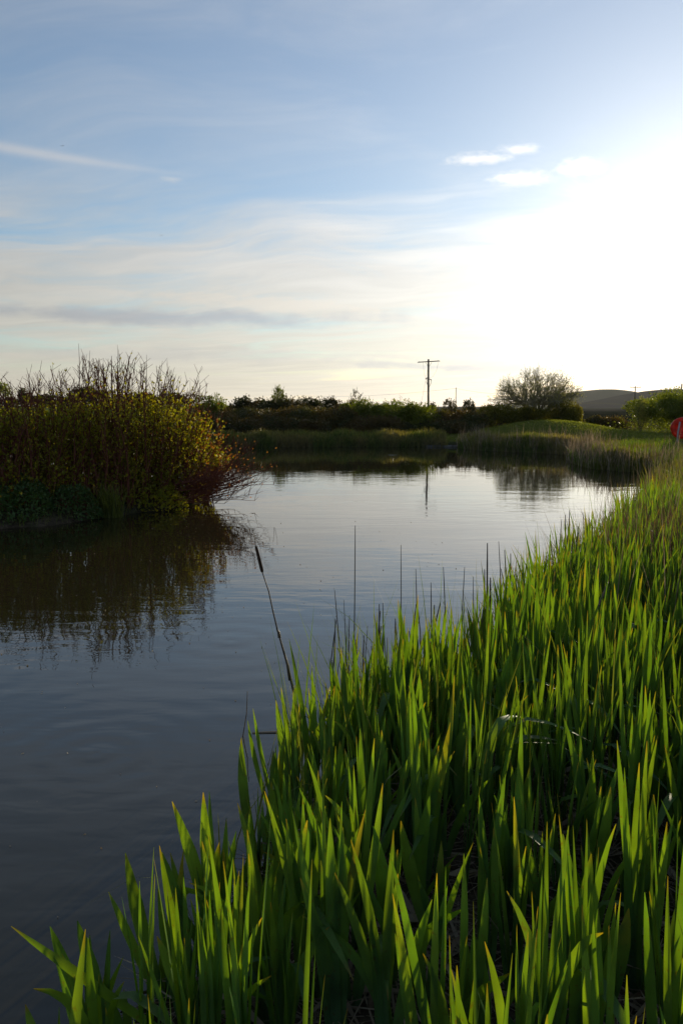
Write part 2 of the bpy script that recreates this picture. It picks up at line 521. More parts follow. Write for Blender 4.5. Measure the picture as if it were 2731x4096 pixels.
def wobble(x, y, s=1.0):
    return (np.sin(x * 1.7 * s + 1.3 * np.sin(y * 0.9 * s)) + np.sin(y * 2.1 * s + 1.1 * np.sin(x * 1.3 * s + 2)) + 0.5 * np.sin((x + y) * 4.3 * s) + 0.5 * np.sin((x - y) * 5.1 * s + 1)) / 3


def ground_z(x, y):
    x, y = np.asarray(x, float), np.asarray(y, float)
    d = pond_dist(x, y)
    z = np.where(d > 0, 0.02 + 0.20 * sstep(d, 0, 0.5) + 0.22 * sstep(d, 0.5, 6), -0.06 - 0.6 * sstep(-d, 0, 1.6))
    z = z + np.where(d > 0, 0.03, 0.01) * wobble(x, y) * sstep(np.abs(d), 0.0, 0.5)
    z = z + 0.74 * np.exp(-((x - 10.6) / np.where(x < 10.6, 3.0, 3.6)) ** 2 - ((y - 40.5) / 3.6) ** 2) * sstep(d, 0, 3)
    z = z + 0.014 * np.clip(y - 46, 0, 112) * sstep(y, 46, 60) * sstep(-x, -6, 6) + 0.10 * wobble(x, y, 0.12) * sstep(y, 50, 80)
    z = z - 0.004 * np.clip(y - 170, 0, 400)
    return z


def grid_axis(parts):
    return np.unique(np.concatenate([np.arange(a, b, s) for a, b, s in parts]))


gx = grid_axis([(-6000, -400, 700), (-400, -60, 34), (-60, -9, 1.7), (-9, 14, 0.16), (14, 60, 1.5), (60, 400, 34), (400, 6001, 700)])
gy = grid_axis([(-300, -6, 42), (-6, 0, 0.5), (0, 10, 0.16), (10, 48, 0.30), (48, 180, 3.0), (180, 1000, 82), (1000, 9001, 1000)])
X, Y = np.meshgrid(gx, gy)
Z = ground_z(X, Y)
idx = np.arange(X.size).reshape(X.shape)
quads = np.stack([idx[:-1, :-1], idx[:-1, 1:], idx[1:, 1:], idx[1:, :-1]], -1).reshape(-1, 4)
pd = pond_dist(X, Y)
lawn = sstep(pd, 0.2, 1.2) * np.where((Y > 33) & (X > 4.0), 1.0, 0.0) * sstep(-Y, -56, -48)
field = sstep(Y, 52, 58) * sstep(-X, 2, 10)

gm, nt, out = material('bank_earth_and_grass')
geo = nt.nodes.new('ShaderNodeNewGeometry')
pos = S(nt, geo.outputs['Position'])
n1 = noise(nt, pos, 1.3, 6.0, 0.65)
n2 = noise(nt, pos, 14.0, 6.0, 0.7)
n3 = noise(nt, pos, 0.06, 4.0, 0.6)
soil = mix(nt, n2.ramp(0.3, 0.7), (0.035, 0.027, 0.018), (0.110, 0.084, 0.055))
soil = mix(nt, n1.ramp(0.45, 0.65) * 0.6, soil, (0.040, 0.055, 0.018))
lawn_c = mix(nt, n2.ramp(0.3, 0.7), (0.085, 0.105, 0.022), (0.150, 0.150, 0.036))
field_c = mix(nt, n3.ramp(0.35, 0.65), (0.080, 0.115, 0.022), (0.130, 0.150, 0.034))
field_c = mix(nt, n1.ramp(0.4, 0.7) * 0.4, field_c, (0.12, 0.11, 0.04))
c = mix(nt, attr(nt, 'lawn'), soil, lawn_c)
c = mix(nt, attr(nt, 'field'), c, field_c)
c = mix(nt, attr(nt, 'heath'), c, mix(nt, n3.ramp(0.3, 0.7), (0.018, 0.020, 0.014), (0.034, 0.036, 0.020)))
pb = node(nt, 'ShaderNodeBsdfPrincipled', {'Base Color': c, 'Roughness': 1.0, 'Specular IOR Level': 0.0})
bp = node(nt, 'ShaderNodeBump', {'Height': n2 * 0.6 + n1, 'Distance': 0.05, 'Strength': 0.7})
nt.links.new(bp.outputs[0], pb.inputs['Normal'])
nt.links.new(pb.outputs[0], out.inputs[0])
me = make_mesh('ground', np.stack([X, Y, Z], -1), quads, {'lawn': lawn, 'field': field, 'heath': sstep(Y, 56, 66) * sstep(X, 2, 8)}, gm, True)
tag(link('ground', me), 'dark earth banks and grassy land around the pond', None, None, 'structure')

# water: still pond with faint wind ripples
wm, nt, out = material('pond_water')
geo = nt.nodes.new('ShaderNodeNewGeometry')
pos = S(nt, geo.outputs['Position'])
sp = node(nt, 'ShaderNodeSeparateXYZ', {0: pos})
px_, py_ = S(nt, sp.outputs[0]), S(nt, sp.outputs[1])
swell = noise(nt, xyz(nt, px_ * 0.55, py_ * 1.5, 0.0), 1.0, 2.0, 0.5, 0.6)
rip = noise(nt, xyz(nt, px_ * 2.2 + py_ * 0.5, py_ * 6.5, 1.0), 1.0, 2.0, 0.5, 0.4)
fine = noise(nt, xyz(nt, px_ * 7.0, py_ * 14.0, 2.0), 1.0, 2.0, 0.5)
gust = noise(nt, xyz(nt, px_ * 0.10, py_ * 0.22, 4.0), 1.0, 2.0, 0.5).ramp(0.35, 0.7)


def rings(cx, cy, lam, reach):
    r_ = ((px_ - cx) * (px_ - cx) + (py_ - cy) * (py_ - cy)).fn('SQRT')
    return (r_ * (6.2832 / lam)).fn('SINE') * (r_ * (-1.0 / reach)).fn('EXPONENT')


h = swell * 0.0050 + rip * (gust * 0.0022 + 0.0008) + fine * (gust * 0.0004 + 0.0001) + rings(-1.35, 4.1, 0.20, 0.5) * 0.0009 + rings(-3.4, 5.6, 0.26, 0.9) * 0.0010 + rings(-0.9, 6.2, 0.30, 0.9) * 0.0008
h = h * py_.ramp(13.0, 30.0, 1.0, 0.28)
bp = node(nt, 'ShaderNodeBump', {'Height': h, 'Distance': 1.0, 'Strength': 1.0})
pb = node(nt, 'ShaderNodeBsdfPrincipled', {'Base Color': (0.027, 0.023, 0.009, 1), 'Roughness': 0.015, 'IOR': 1.52, 'Specular IOR Level': 0.5, 'Normal': bp.outputs[0]})
nt.links.new(pb.outputs[0], out.inputs[0])
wx, wy = np.meshgrid(np.linspace(-24, 12, 37), np.linspace(-7, 40, 48))
wi = np.arange(wx.size).reshape(wx.shape)
me = make_mesh('water', np.stack([wx, wy, wx * 0], -1), np.stack([wi[:-1, :-1], wi[:-1, 1:], wi[1:, 1:], wi[1:, :-1]], -1).reshape(-1, 4), None, wm, True)
tag(link('water', me), 'still dark pond water reflecting the evening sky', None, None, 'structure')


# the hills far behind on the right
def hill(name, label, Y0, prof, depth, mat):
    xs = np.array([(p_[0] - 1365.5) / FPX * Y0 for p_ in prof])
    zs = np.array([CAM_H + (1625 - p_[1]) / FPX * Y0 for p_ in prof])
    gx_ = np.linspace(xs[0], xs[-1], 160)
    ridge = np.interp(gx_, xs, zs)
    for _ in range(6):
        ridge = np.convolve(np.pad(ridge, 2, 'edge'), np.ones(5) / 5, 'valid')
    v = np.linspace(-1, 1, 41)
    XX, VV = np.meshgrid(gx_, v)
    cs = np.cos(VV * np.pi / 2) ** 1.2
    ZZ = ridge[None, :] * cs + 0.6 * wobble(XX, VV * depth, 0.02) * (1 - np.abs(VV)) * cs - 4
    YY = Y0 + VV * depth
    ii = np.arange(XX.size).reshape(XX.shape)
    me_ = make_mesh(name, np.stack([XX, YY, ZZ], -1), np.stack([ii[:-1, :-1], ii[:-1, 1:], ii[1:, 1:], ii[1:, :-1]], -1).reshape(-1, 4), None, mat, True)
    return tag(link(name, me_), label, None, None, 'structure')


def hill_material(name, a, b, fa, fb, thresh):
    m, nt, out = material(name)
    geo = nt.nodes.new('ShaderNodeNewGeometry')
    sp = node(nt, 'ShaderNodeSeparateXYZ', {0: geo.outputs['Position']})
    X_, Y_, Z_ = (S(nt, sp.outputs[i]) for i in range(3))
    cell = node(nt, 'ShaderNodeTexVoronoi', {'Vector': xyz(nt, X_ * 0.004, Y_ * 0.003, 0.0), 'Scale': 1.0, 'Randomness': 0.8})
    edge = node(nt, 'ShaderNodeTexVoronoi', {'Vector': xyz(nt, X_ * 0.004, Y_ * 0.003, 0.0), 'Scale': 1.0, 'Randomness': 0.8}, feature='DISTANCE_TO_EDGE')
    cr = node(nt, 'ShaderNodeSeparateColor', {0: cell.outputs['Color']})
    n = noise(nt, S(nt, geo.outputs['Position']), 0.02, 6.0, 0.65)
    heath = mix(nt, n.ramp(0.3, 0.7), a, b)
    fld = mix(nt, S(nt, cr.outputs[1]), fa, fb)
    c = mix(nt, S(nt, cr.outputs[0]).ramp(thresh, thresh + 0.02), heath, fld)
    c = mix(nt, S(nt, edge.outputs[0]).ramp(0.012, 0.03, 1.0, 0.0), c, (0.03, 0.035, 0.015))
    pb = node(nt, 'ShaderNodeBsdfPrincipled', {'Base Color': c, 'Roughness': 1.0, 'Specular IOR Level': 0.0})
    nt.links.new(pb.outputs[0], out.inputs[0])
    return m


hill('hill', 'far green hill with pasture fields behind the sparse tree', 2100,
     [(1500, 1660), (1700, 1645), (1900, 1628), (2050, 1606), (2180, 1582), (2280, 1563), (2400, 1551), (2470, 1554), (2540, 1572), (2700, 1600), (2900, 1630)], 330,
     hill_material('hill_pasture', (0.018, 0.020, 0.018), (0.030, 0.031, 0.024), (0.040, 0.050, 0.022), (0.060, 0.068, 0.028), 0.45))
hill('hill', 'dark heather hill rising at the right edge', 1500,
     [(1900, 1665), (2100, 1640), (2250, 1618), (2380, 1594), (2500, 1568), (2600, 1552), (2680, 1548), (2780, 1552), (2950, 1570), (3300, 1600), (3900, 1640)], 210,
     hill_material('hill_heath', (0.015, 0.016, 0.016), (0.026, 0.027, 0.023), (0.026, 0.032, 0.018), (0.032, 0.038, 0.020), 0.75))


# ------------------------------------------------------------------ shrubs, trees and hedges
def unit_dirs(n, up=0.0):
    v = rng.normal(size=(n, 3))
    v[:, 2] += up
    return nrm(v)


def shrub(name, label, cat, px, py_top, Yd, hw, mat, leaf=0.11, n=4200, depth=0.8, group=None, bark='bark', shoots=160, lobes=15, base_z=None, flowers=0, dens=6.0):
    """A bush: uneven lobes filled with leaf-sized faces, loose shoots round the rim, stems inside."""
    cx = (px - 1365.5) / FPX * Yd
    top = at_depth(px, py_top, Yd)[2]
    gz = float(ground_z(cx, Yd)) if base_z is None else base_z
    h, rx = top - gz, 1.22 * hw / FPX * Yd
    ry = rx * depth
    n = int(dens * 2 * rx * h / (leaf * leaf * 0.3))
    root = thing(name, label, cat, (cx, Yd, gz), group)
    lc, lr = [], []
    for i in range(lobes):
        a = rng.uniform(0, 2 * np.pi)
        q = math.sqrt(rng.random()) * 0.72
        hh = rng.uniform(0.30, 0.88) * (1 - 0.35 * q)
        s = rng.uniform(0.16, 0.40)
        lc.append((math.cos(a) * q * rx, math.sin(a) * q * ry, h * hh))
        lr.append((rx * s, ry * s, h * s * rng.uniform(0.7, 0.95)))
    lc.append((rx * rng.uniform(-.15, .15), 0, h * 0.62)); lr.append((rx * 0.45, ry * 0.45, h * 0.38))
    lc.append((0, 0, h * 0.22)); lr.append((rx * 0.92, ry * 0.92, h * 0.30))
    lc, lr = np.array(lc), np.array(lr)
    k = rng.integers(0, len(lc), n)
    d = unit_dirs(n)
    rad = 1.06 - np.abs(rng.normal(0, 0.22, n)) - 0.12 * (rng.random(n) < 0.3)
    rad *= 1 + 0.20 * np.sin(d[:, 0] * 7 + k) * np.sin(d[:, 2] * 6 + 2 * k)
    p = lc[k] + d * lr[k] * rad[:, None]
    p[:, 2] = np.maximum(p[:, 2], 0.03)
    g = Geo()
    g.leaves(p, nrm(d + unit_dirs(n, 0.3) * 0.9), leaf * rng.uniform(0.6, 1.5, n), 0.55)
    s_ = Geo()
    k = rng.integers(0, len(lc), shoots)
    d = unit_dirs(shoots, 0.9)
    a0 = lc[k] + d * lr[k] * 0.8
    d2 = nrm(d * 0.6 + np.array([0, 0, 0.8]))
    ln = rng.uniform(0.10, 0.30, shoots) * min(1.3, h * 0.5)
    a1 = a0 + d2 * (lr[k].mean(1) * 0.2 + ln)[:, None]
    s_.sticks(a0, a1, leaf * 0.07, leaf * 0.03)
    for f in (0.35, 0.55, 0.75, 0.95):
        g.leaves(a0 + (a1 - a0) * f, nrm(d2 + unit_dirs(shoots) * 0.9), leaf * rng.uniform(0.5, 1.0, shoots), 0.55)
    st = rng.normal(0, 0.12, (10, 3)) * np.array([rx, ry, 0])
    s_.sticks(st, lc[rng.integers(0, len(lc), 10)], (0.03 if dens > 2 else 0.008) * h, (0.012 if dens > 2 else 0.004) * h, 5)
    tag(g.build('crown', M[mat], root), None, None, None, 'stuff')
    tag(s_.build('stems', M[bark], root), None, None, None, 'stuff')
    if flowers:
        f = Geo()
        k = rng.integers(0, len(lc), flowers)
        d = unit_dirs(flowers, 0.4)
        f.leaves(lc[k] + d * lr[k] * 1.02, d, leaf * 0.5, 0.9)
        tag(f.build('blossom', M['flower'], root), None, None, None, 'stuff')
    return root


def grow(p, d, ln, rad, depth, acc, tips, spread=0.5, up=0.25, kids=(2, 4), shrink=0.72):
    """Branches as chains of short tapering pieces, each splitting into thinner ones."""
    seg = 3
    for i in range(seg):
        d = nrm(d + rng.normal(0, 0.13, 3) + np.array([0, 0, up * 0.12]))
        q = p + d * ln / seg
        r2 = rad * (1 - 0.30 * (i + 1) / seg)
        acc.append((p, q, rad * (1 - 0.30 * i / seg), r2))
        p = q
        if depth <= 2 and i:
            tips.append((p, d))
    if depth == 0:
        tips.append((p, d))
        return
    for _ in range(rng.integers(*kids)):
        nd = nrm(d + rng.normal(0, spread, 3) + np.array([0, 0, up * 0.4]))
        grow(p, nd, ln * shrink * rng.uniform(0.75, 1.15), rad * 0.62, depth - 1, acc, tips, spread, up, kids, shrink)


def tree(name, label, cat, px, py_top, py_base, Yd, mat, stems=1, depth=4, leaf=0.08, per_tip=3, spread=0.5, lean=(0, 0), rad=0.12, group=None, up=0.25, kids=(2, 4), flat=None, wide=1.0, side=0.55):
    b = at_depth(px, py_base, Yd)
    hgt = at_depth(px, py_top, Yd)[2] - b[2]
    acc, tips = [], []
    for i in range(stems):
        a = rng.uniform(0, 2 * np.pi)
        o = np.array([math.cos(a), math.sin(a), 0]) * (0.10 if stems > 1 else 0) * hgt * 0.3
        d = nrm(np.array([math.cos(a) * side * (stems > 1) + lean[0], math.sin(a) * side * (stems > 1) + lean[1], 1.0]))
        grow(o, d, hgt * 0.34, rad, depth, acc, tips, spread, up, kids)
    P0 = np.array([a[0] for a in acc]); P1 = np.array([a[1] for a in acc])
    tp = np.array([t[0] for t in tips]); td = np.array([t[1] for t in tips])
    sc = hgt / max(P1[:, 2].max(), 1e-3)
    S3 = np.array([sc * wide, sc * wide, sc])
    P0, P1, tp = P0 * S3, P1 * S3, tp * S3
    if flat:
        for A in (P0, P1, tp):
            A[:, 2] = np.where(A[:, 2] > flat * hgt, flat * hgt + (A[:, 2] - flat * hgt) * 0.8, A[:, 2])
    root = thing(name, label, cat, tuple(b), group)
    r0 = np.array([a[2] for a in acc]); r1 = np.array([a[3] for a in acc])
    big = r0 > rad * 0.35
    g = Geo()
    g.sticks(P0[big], P1[big], r0[big], r1[big], 6)
    g.build('trunk', M['bark'], root)
    c = Geo()
    c.sticks(P0[~big], P1[~big], np.maximum(r0[~big], 0.006), np.maximum(r1[~big], 0.005), 3)
    tag(c.build('branches', M['bark'], root), None, None, None, 'stuff')
    f = Geo()
    pp = np.repeat(tp, per_tip, 0) + rng.normal(0, leaf * 1.2, (len(tp) * per_tip, 3))
    f.leaves(pp, nrm(np.repeat(td, per_tip, 0) + unit_dirs(len(pp)) * 1.1), leaf * rng.uniform(0.6, 1.4, len(pp)), 0.5)
    tag(f.build('crown', M[mat], root), None, None, None, 'stuff')
    return root


def dome_tree(name, label, px, py_top, py_base, Yd, hw):
    """Many stems fanning from one foot into a rounded crown of fine twigs with small leaves."""
    b = at_depth(px, py_base, Yd)
    h = at_depth(px, py_top, Yd)[2] - b[2]
    rx = hw / FPX * Yd
    root = thing(name, label, 'tree', tuple(b))
    trunk, br, lf = Geo(), Geo(), Geo()
    for i in range(8):
        a = 2 * np.pi * i / 8 + rng.normal(0, 0.2)
        p1 = np.array([math.cos(a) * 0.26 * rx, math.sin(a) * 0.26 * rx, h * rng.uniform(0.32, 0.42)])
        q = np.array([math.cos(a) * 0.06 * rx, math.sin(a) * 0.06 * rx, 0])
        trunk.tube([q, q * 0.6 + p1 * 0.4 + rng.normal(0, 0.05, 3), p1], [0.10, 0.085, 0.065], 6)
        for _ in range(11):
            a2 = a + rng.normal(0, 0.45)
            u = rng.random()
            el_ = math.asin(min(1.0, 0.12 + 0.88 * u))
            rr = rng.uniform(0.86, 1.04)
            tgt = np.array([math.cos(a2) * math.cos(el_) * rx * rr, math.sin(a2) * math.cos(el_) * rx * rr, h * (0.30 + 0.70 * math.sin(el_) * rr)])
            mid = p1 * 0.45 + tgt * 0.55 + np.array([0, 0, 0.10 * h]) * (1 - u) + rng.normal(0, 0.12, 3)
            ts = np.linspace(0, 1, 8)[:, None]
            path = p1 * (1 - ts) ** 2 + mid * 2 * ts * (1 - ts) + tgt * ts ** 2
            path[1:] += rng.normal(0, 0.05, (7, 3))
            rad_ = np.linspace(0.042, 0.009, 8)
            br.sticks(path[:-1], path[1:], rad_[:-1], rad_[1:], 4)
            n_ = 22
            f = rng.uniform(0.2, 1.0, n_)
            k = np.minimum((f * 7).astype(int), 6)
            s0 = path[k] + (path[k + 1] - path[k]) * (f * 7 - k)[:, None]
            d0 = nrm(nrm(path[k + 1] - path[k]) * 0.7 + rng.normal(0, 0.55, (n_, 3)) + np.array([0, 0, 0.35]))
            s1 = s0 + d0 * rng.uniform(0.25, 0.7, n_)[:, None]
            br.sticks(s0, s1, 0.007, 0.004, 3)
            for _k in range(3):
                s2 = s0 + (s1 - s0) * rng.uniform(0.4, 1.0, (n_, 1))
                d1 = nrm(d0 + rng.normal(0, 0.5, (n_, 3)))
                s3 = s2 + d1 * rng.uniform(0.10, 0.32, n_)[:, None]
                br.sticks(s2, s3, 0.0042, 0.003, 3)
                lf.leaves(s3, nrm(d1 + unit_dirs(n_) * 0.7), rng.uniform(0.04, 0.10, n_), 0.5)
    trunk.build('trunk', M['bark'], root, True)
    tag(br.build('branches', M['pale_twig'], root), None, None, None, 'stuff')
    tag(lf.build('crown', M['tree_leaf'], root), None, None, None, 'stuff')
    return root


# hedge and heath across the water, from left to right
shrub('hedge_bush', 'dark green rounded hedge bush just right of the willow thicket', 'bush', 850, 1578, 50, 90, 'hedge_green', 0.12, 4200)
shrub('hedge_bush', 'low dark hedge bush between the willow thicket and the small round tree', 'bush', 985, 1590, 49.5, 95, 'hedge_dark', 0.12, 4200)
shrub('gorse_bush', 'olive gorse bush behind the far reeds beside the willow thicket', 'bush', 985, 1635, 43.5, 120, 'gorse', 0.10, 5200)
shrub('small_tree', 'small round leafy tree rising alone above the left hedge', 'tree', 1116, 1549, 50, 44, 'hedge_green', 0.11, 2600, shoots=200, dens=3.5)
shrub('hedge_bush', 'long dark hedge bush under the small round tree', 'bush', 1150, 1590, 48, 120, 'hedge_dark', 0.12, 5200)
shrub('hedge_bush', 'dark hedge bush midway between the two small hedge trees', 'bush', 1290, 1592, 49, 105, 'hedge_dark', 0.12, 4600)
shrub('gorse_bush', 'gorse bush with orange blossom in front of the dark hedge', 'bush', 1210, 1628, 44, 130, 'gorse', 0.10, 6000, flowers=160)
shrub('gorse_bush', 'dark brown gorse bush right of the orange gorse', 'bush', 1360, 1632, 43.5, 110, 'gorse', 0.10, 5200, flowers=40)
shrub('small_tree', 'thin twiggy small tree behind the bright hawthorn bushes', 'tree', 1425, 1562, 49.5, 40, 'hedge_dark', 0.10, shoots=220, lobes=7, dens=2.2)
shrub('hawthorn_bush', 'fresh green hawthorn bush left of the larger bright one', 'bush', 1425, 1598, 45, 95, 'hedge_green', 0.10, 5200)
shrub('hawthorn_bush', 'large bright green hawthorn bush left of the main pole', 'bush', 1585, 1600, 44, 125, 'hedge_green', 0.10, 7000)
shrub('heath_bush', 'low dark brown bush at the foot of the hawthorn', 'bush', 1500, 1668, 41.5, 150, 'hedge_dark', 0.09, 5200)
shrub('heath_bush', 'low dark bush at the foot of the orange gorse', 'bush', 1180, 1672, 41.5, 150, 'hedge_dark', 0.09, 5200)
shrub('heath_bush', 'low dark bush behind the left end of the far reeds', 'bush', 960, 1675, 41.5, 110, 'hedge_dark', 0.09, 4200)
shrub('heath_bush', 'brown heath bush right at the foot of the main pole', 'bush', 1735, 1636, 45, 85, 'gorse', 0.10, 5200)
shrub('heath_bush', 'rusty heath bush between the main pole and the yellow bushes', 'bush', 1850, 1640, 44.5, 85, 'gorse', 0.10, 5200)
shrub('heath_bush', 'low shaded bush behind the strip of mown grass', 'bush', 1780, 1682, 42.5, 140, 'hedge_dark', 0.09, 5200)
shrub('small_tree', 'small dark tree just left of the thin pole', 'tree', 1785, 1598, 70, 32, 'hedge_dark', 0.14, shoots=140, lobes=8, dens=2.6)
shrub('small_tree', 'small pointed dark tree just right of the thin pole', 'tree', 1872, 1600, 70, 26, 'hedge_dark', 0.14, shoots=140, lobes=7, dens=2.6)
shrub('sapling', 'tiny sapling beside the foot of the main pole', 'bush', 1726, 1612, 54, 15, 'hedge_dark', 0.12, 500, shoots=30)
dome_tree('sparse_tree', 'wide thinly leafed tree with many bare twigs behind the grassy mound', 2142, 1492, 1705, 48.5, 178)
shrub('yellow_green_bush', 'yellow green bush left of the sparse tree', 'bush', 1990, 1615, 46.5, 80, 'yellow_bush', 0.09, 4200)
shrub('yellow_green_bush', 'yellow green bush below the middle of the sparse tree', 'bush', 2120, 1618, 47, 100, 'yellow_bush', 0.09, 5200)
shrub('yellow_green_bush', 'bright tall yellow green bush below the right of the sparse tree', 'bush', 2260, 1600, 46.5, 62, 'yellow_bush', 0.09, 4200)
shrub('heath_bush', 'low brown heath bush right of the bright yellow green bush', 'bush', 2375, 1668, 48, 62, 'gorse', 0.10, 3400)
shrub('heath_bush', 'low brown heath bush left of the big dome bush', 'bush', 2465, 1668, 47, 62, 'gorse', 0.10, 3400)
shrub('dome_bush', 'big dome shaped olive bush at the right edge behind the lifebuoy', 'bush', 2740, 1552, 42.5, 235, 'hedge_green', 0.09, 12000, shoots=260, lobes=30)
shrub('sapling', 'thin pale sapling sprouting at the left of the big dome bush', 'bush', 2552, 1586, 42.5, 26, 'tree_leaf', 0.07, 700, shoots=90, dens=1.0)

# the hedge along the top of the far field, behind the willow thicket
tree('windswept_tree', 'flat topped windswept tree at the left edge on the skyline', 'tree', 14, 1540, 1602, 150, 'hedge_green', 2, 4, 0.34, 9, 0.5, lean=(-0.35, 0), rad=0.20, wide=1.5)
for px_c, pt, hw_, lb in ((20, 1582, 55, 'low hedge below the windswept tree on the skyline'), (112, 1558, 27, 'small bushy hedge tree right of the windswept tree'),
                          (175, 1580, 60, 'low dark hedge right of the small hedge tree'), (345, 1545, 52, 'rounded dark tree seen through the willow twigs'),
                          (440, 1560, 60, 'dark tree right of the rounded one behind the willow twigs'), (270, 1586, 60, 'low hedge left of the rounded dark tree'),
                          (560, 1575, 90, 'dark hedge behind the tallest willow twigs'), (700, 1572, 80, 'dark hedge behind the right of the willow twigs')):
    shrub('hedge_bush' if hw_ > 55 else 'hedge_tree', lb, 'hedge' if hw_ > 55 else 'tree', px_c, pt, 150, hw_, 'hedge_dark', 0.34, 2200, shoots=40)

# ------------------------------------------------------------------ the willow thicket on the left bank
wroot = thing('willow_thicket', 'dense willow thicket with bare red twigs and yellow green leaves on the left bank', 'bush', (-4.5, 14.2, 0.2))
WO = np.array([-4.5, 14.2, 0.2])
prof_px = np.array([-400, 0, 150, 300, 480, 600, 750, 830, 900, 960])
prof_py = np.array([1560, 1560, 1520, 1475, 1432, 1462, 1495, 1545, 1640, 1740])
stem, leafs, reds = Geo(), Geo(), Geo()
ns = 700
bx = rng.uniform(-8.6, -2.75, ns)
by = rng.uniform(0, 1, ns) ** 1.2 * 1.9 + np.interp(bx, [-9, -5.4, -4.2, -3.2, -2.7], [12.2, 12.5, 13.5, 14.6, 15.4])
bz = np.maximum(ground_z(bx, by), 0.02)
right = sstep(bx, -4.3, -2.7)
out_x = rng.normal(0, 0.16, ns) + right * rng.uniform(0.0, 0.75, ns) - 0.06
out_y = rng.normal(0, 0.16, ns) - 0.10 * right
tpx = 1365.5 + (bx + out_x * 1.6) / by * FPX
ztop = CAM_H + (1625 - np.interp(tpx, prof_px, prof_py)) / FPX * by
hh = np.maximum(ztop - bz, 0.7) * np.where(rng.random(ns) < np.where((tpx > 400) & (tpx < 780), 0.55, 0.32), rng.uniform(0.92, 1.04, ns), rng.uniform(0.55, 0.92, ns)) * (1 - 0.30 * right * rng.random(ns))
K = 6
prev = np.stack([bx, by, bz], 1)
for i in range(K):
    f1 = (i + 1) / K
    cur = np.stack([bx + out_x * hh * f1 ** 1.3 + rng.normal(0, 0.02, ns), by + out_y * hh * f1 ** 1.3 + rng.normal(0, 0.02, ns), bz + hh * f1], 1)
    stem.sticks(prev, cur, 0.009 * (1 - i / K) + 0.0046, 0.009 * (1 - f1) + 0.0040, 4)
    # side twigs and leaves
    for _ in range(5):
        f = rng.random((ns, 1))
        s0 = prev + (cur - prev) * f
        td = nrm(np.stack([rng.normal(0.1, 0.5, ns), rng.normal(-0.15, 0.5, ns), rng.uniform(0.5, 1.2, ns)], 1))
        ln = rng.uniform(0.12, 0.42, ns) * (1.05 - 0.4 * f1)
        s1 = s0 + td * ln[:, None]
        keep = rng.random(ns) < (0.95 if i > 0 else 0.5)
        stem.sticks(s0[keep], s1[keep], 0.0042, 0.0026, 3)
        hz = (s0[:, 2] - bz) / np.maximum(ztop - bz, 0.6)
        dens = np.interp(hz, [0, 0.08, 0.25, 0.62, 0.74, 0.85, 1.0], [0.9, 1.0, 1.0, 0.8, 0.20, 0.03, 0.005])
        for q in (0.35, 0.7, 1.0):
            clump = 0.5 + 0.9 * sstep(wobble(s0[:, 0] * 1.5 + s0[:, 1], s0[:, 2] * 1.9, 1.3), -0.35, 0.45)
            kl = keep & (rng.random(ns) < dens * clump)
            n_ = kl.sum()
            lp = s0[kl] + (s1 - s0)[kl] * q
            isred = rng.random(n_) < (0.75 * sstep(lp[:, 0], -3.0, -2.2) * sstep(lp[:, 2], 0.5, 1.1) + 0.04)
            for geo_, mk in ((leafs, ~isred), (reds, isred)):
                for _k in range(3):
                    geo_.leaves(lp[mk], nrm(td[kl][mk] + unit_dirs(mk.sum(), 0.3) * 0.8), rng.uniform(0.032, 0.068, mk.sum()), 0.52)
    prev = cur
# low twigs reaching out over the water on the right
nt_ = 90
a0 = np.stack([rng.uniform(-3.1, -2.6, nt_), rng.uniform(14.3, 15.2, nt_), rng.uniform(0.10, 0.5, nt_)], 1)
dr = nrm(np.stack([rng.uniform(0.6, 1.0, nt_), rng.normal(-0.15, 0.3, nt_), rng.uniform(0.0, 0.40, nt_)], 1))
ln = rng.uniform(0.5, 1.45, nt_)
over = Geo()
p0 = a0
for i in range(5):
    dr = nrm(dr + np.stack([rng.normal(0, .08, nt_), rng.normal(0, .08, nt_), rng.normal(0.02, .08, nt_)], 1))
    p1 = p0 + dr * (ln / 5)[:, None]
    p1[:, 2] = np.maximum(p1[:, 2], 0.03)
    over.sticks(p0, p1, 0.008 - 0.001 * i, 0.007 - 0.001 * i, 4)
    for _ in range(2):
        e = nrm(dr * 0.6 + np.stack([rng.normal(0, .4, nt_), rng.normal(0, .4, nt_), rng.uniform(0.2, 1.0, nt_)], 1))
        l2 = rng.uniform(0.10, 0.36, nt_)
        over.sticks(p1, p1 + e * l2[:, None], 0.0042, 0.0022, 3)
        mk = rng.random(nt_) < 0.25
        reds.leaves((p1 + e * l2[:, None])[mk], e[mk] + unit_dirs(mk.sum()) * 0.5, rng.uniform(0.03, 0.055, mk.sum()), 0.5)
    p0 = p1
for g_, nm, mt in ((stem, 'stems', 'twig'), (leafs, 'foliage', 'willow_leaf'), (reds, 'reddish_foliage', 'red_leaf'), (over, 'overhanging_twigs', 'twig')):
    g_.V = [v - WO for v in g_.V]
    tag(g_.build(nm, M[mt], wroot), None, None, None, 'stuff')


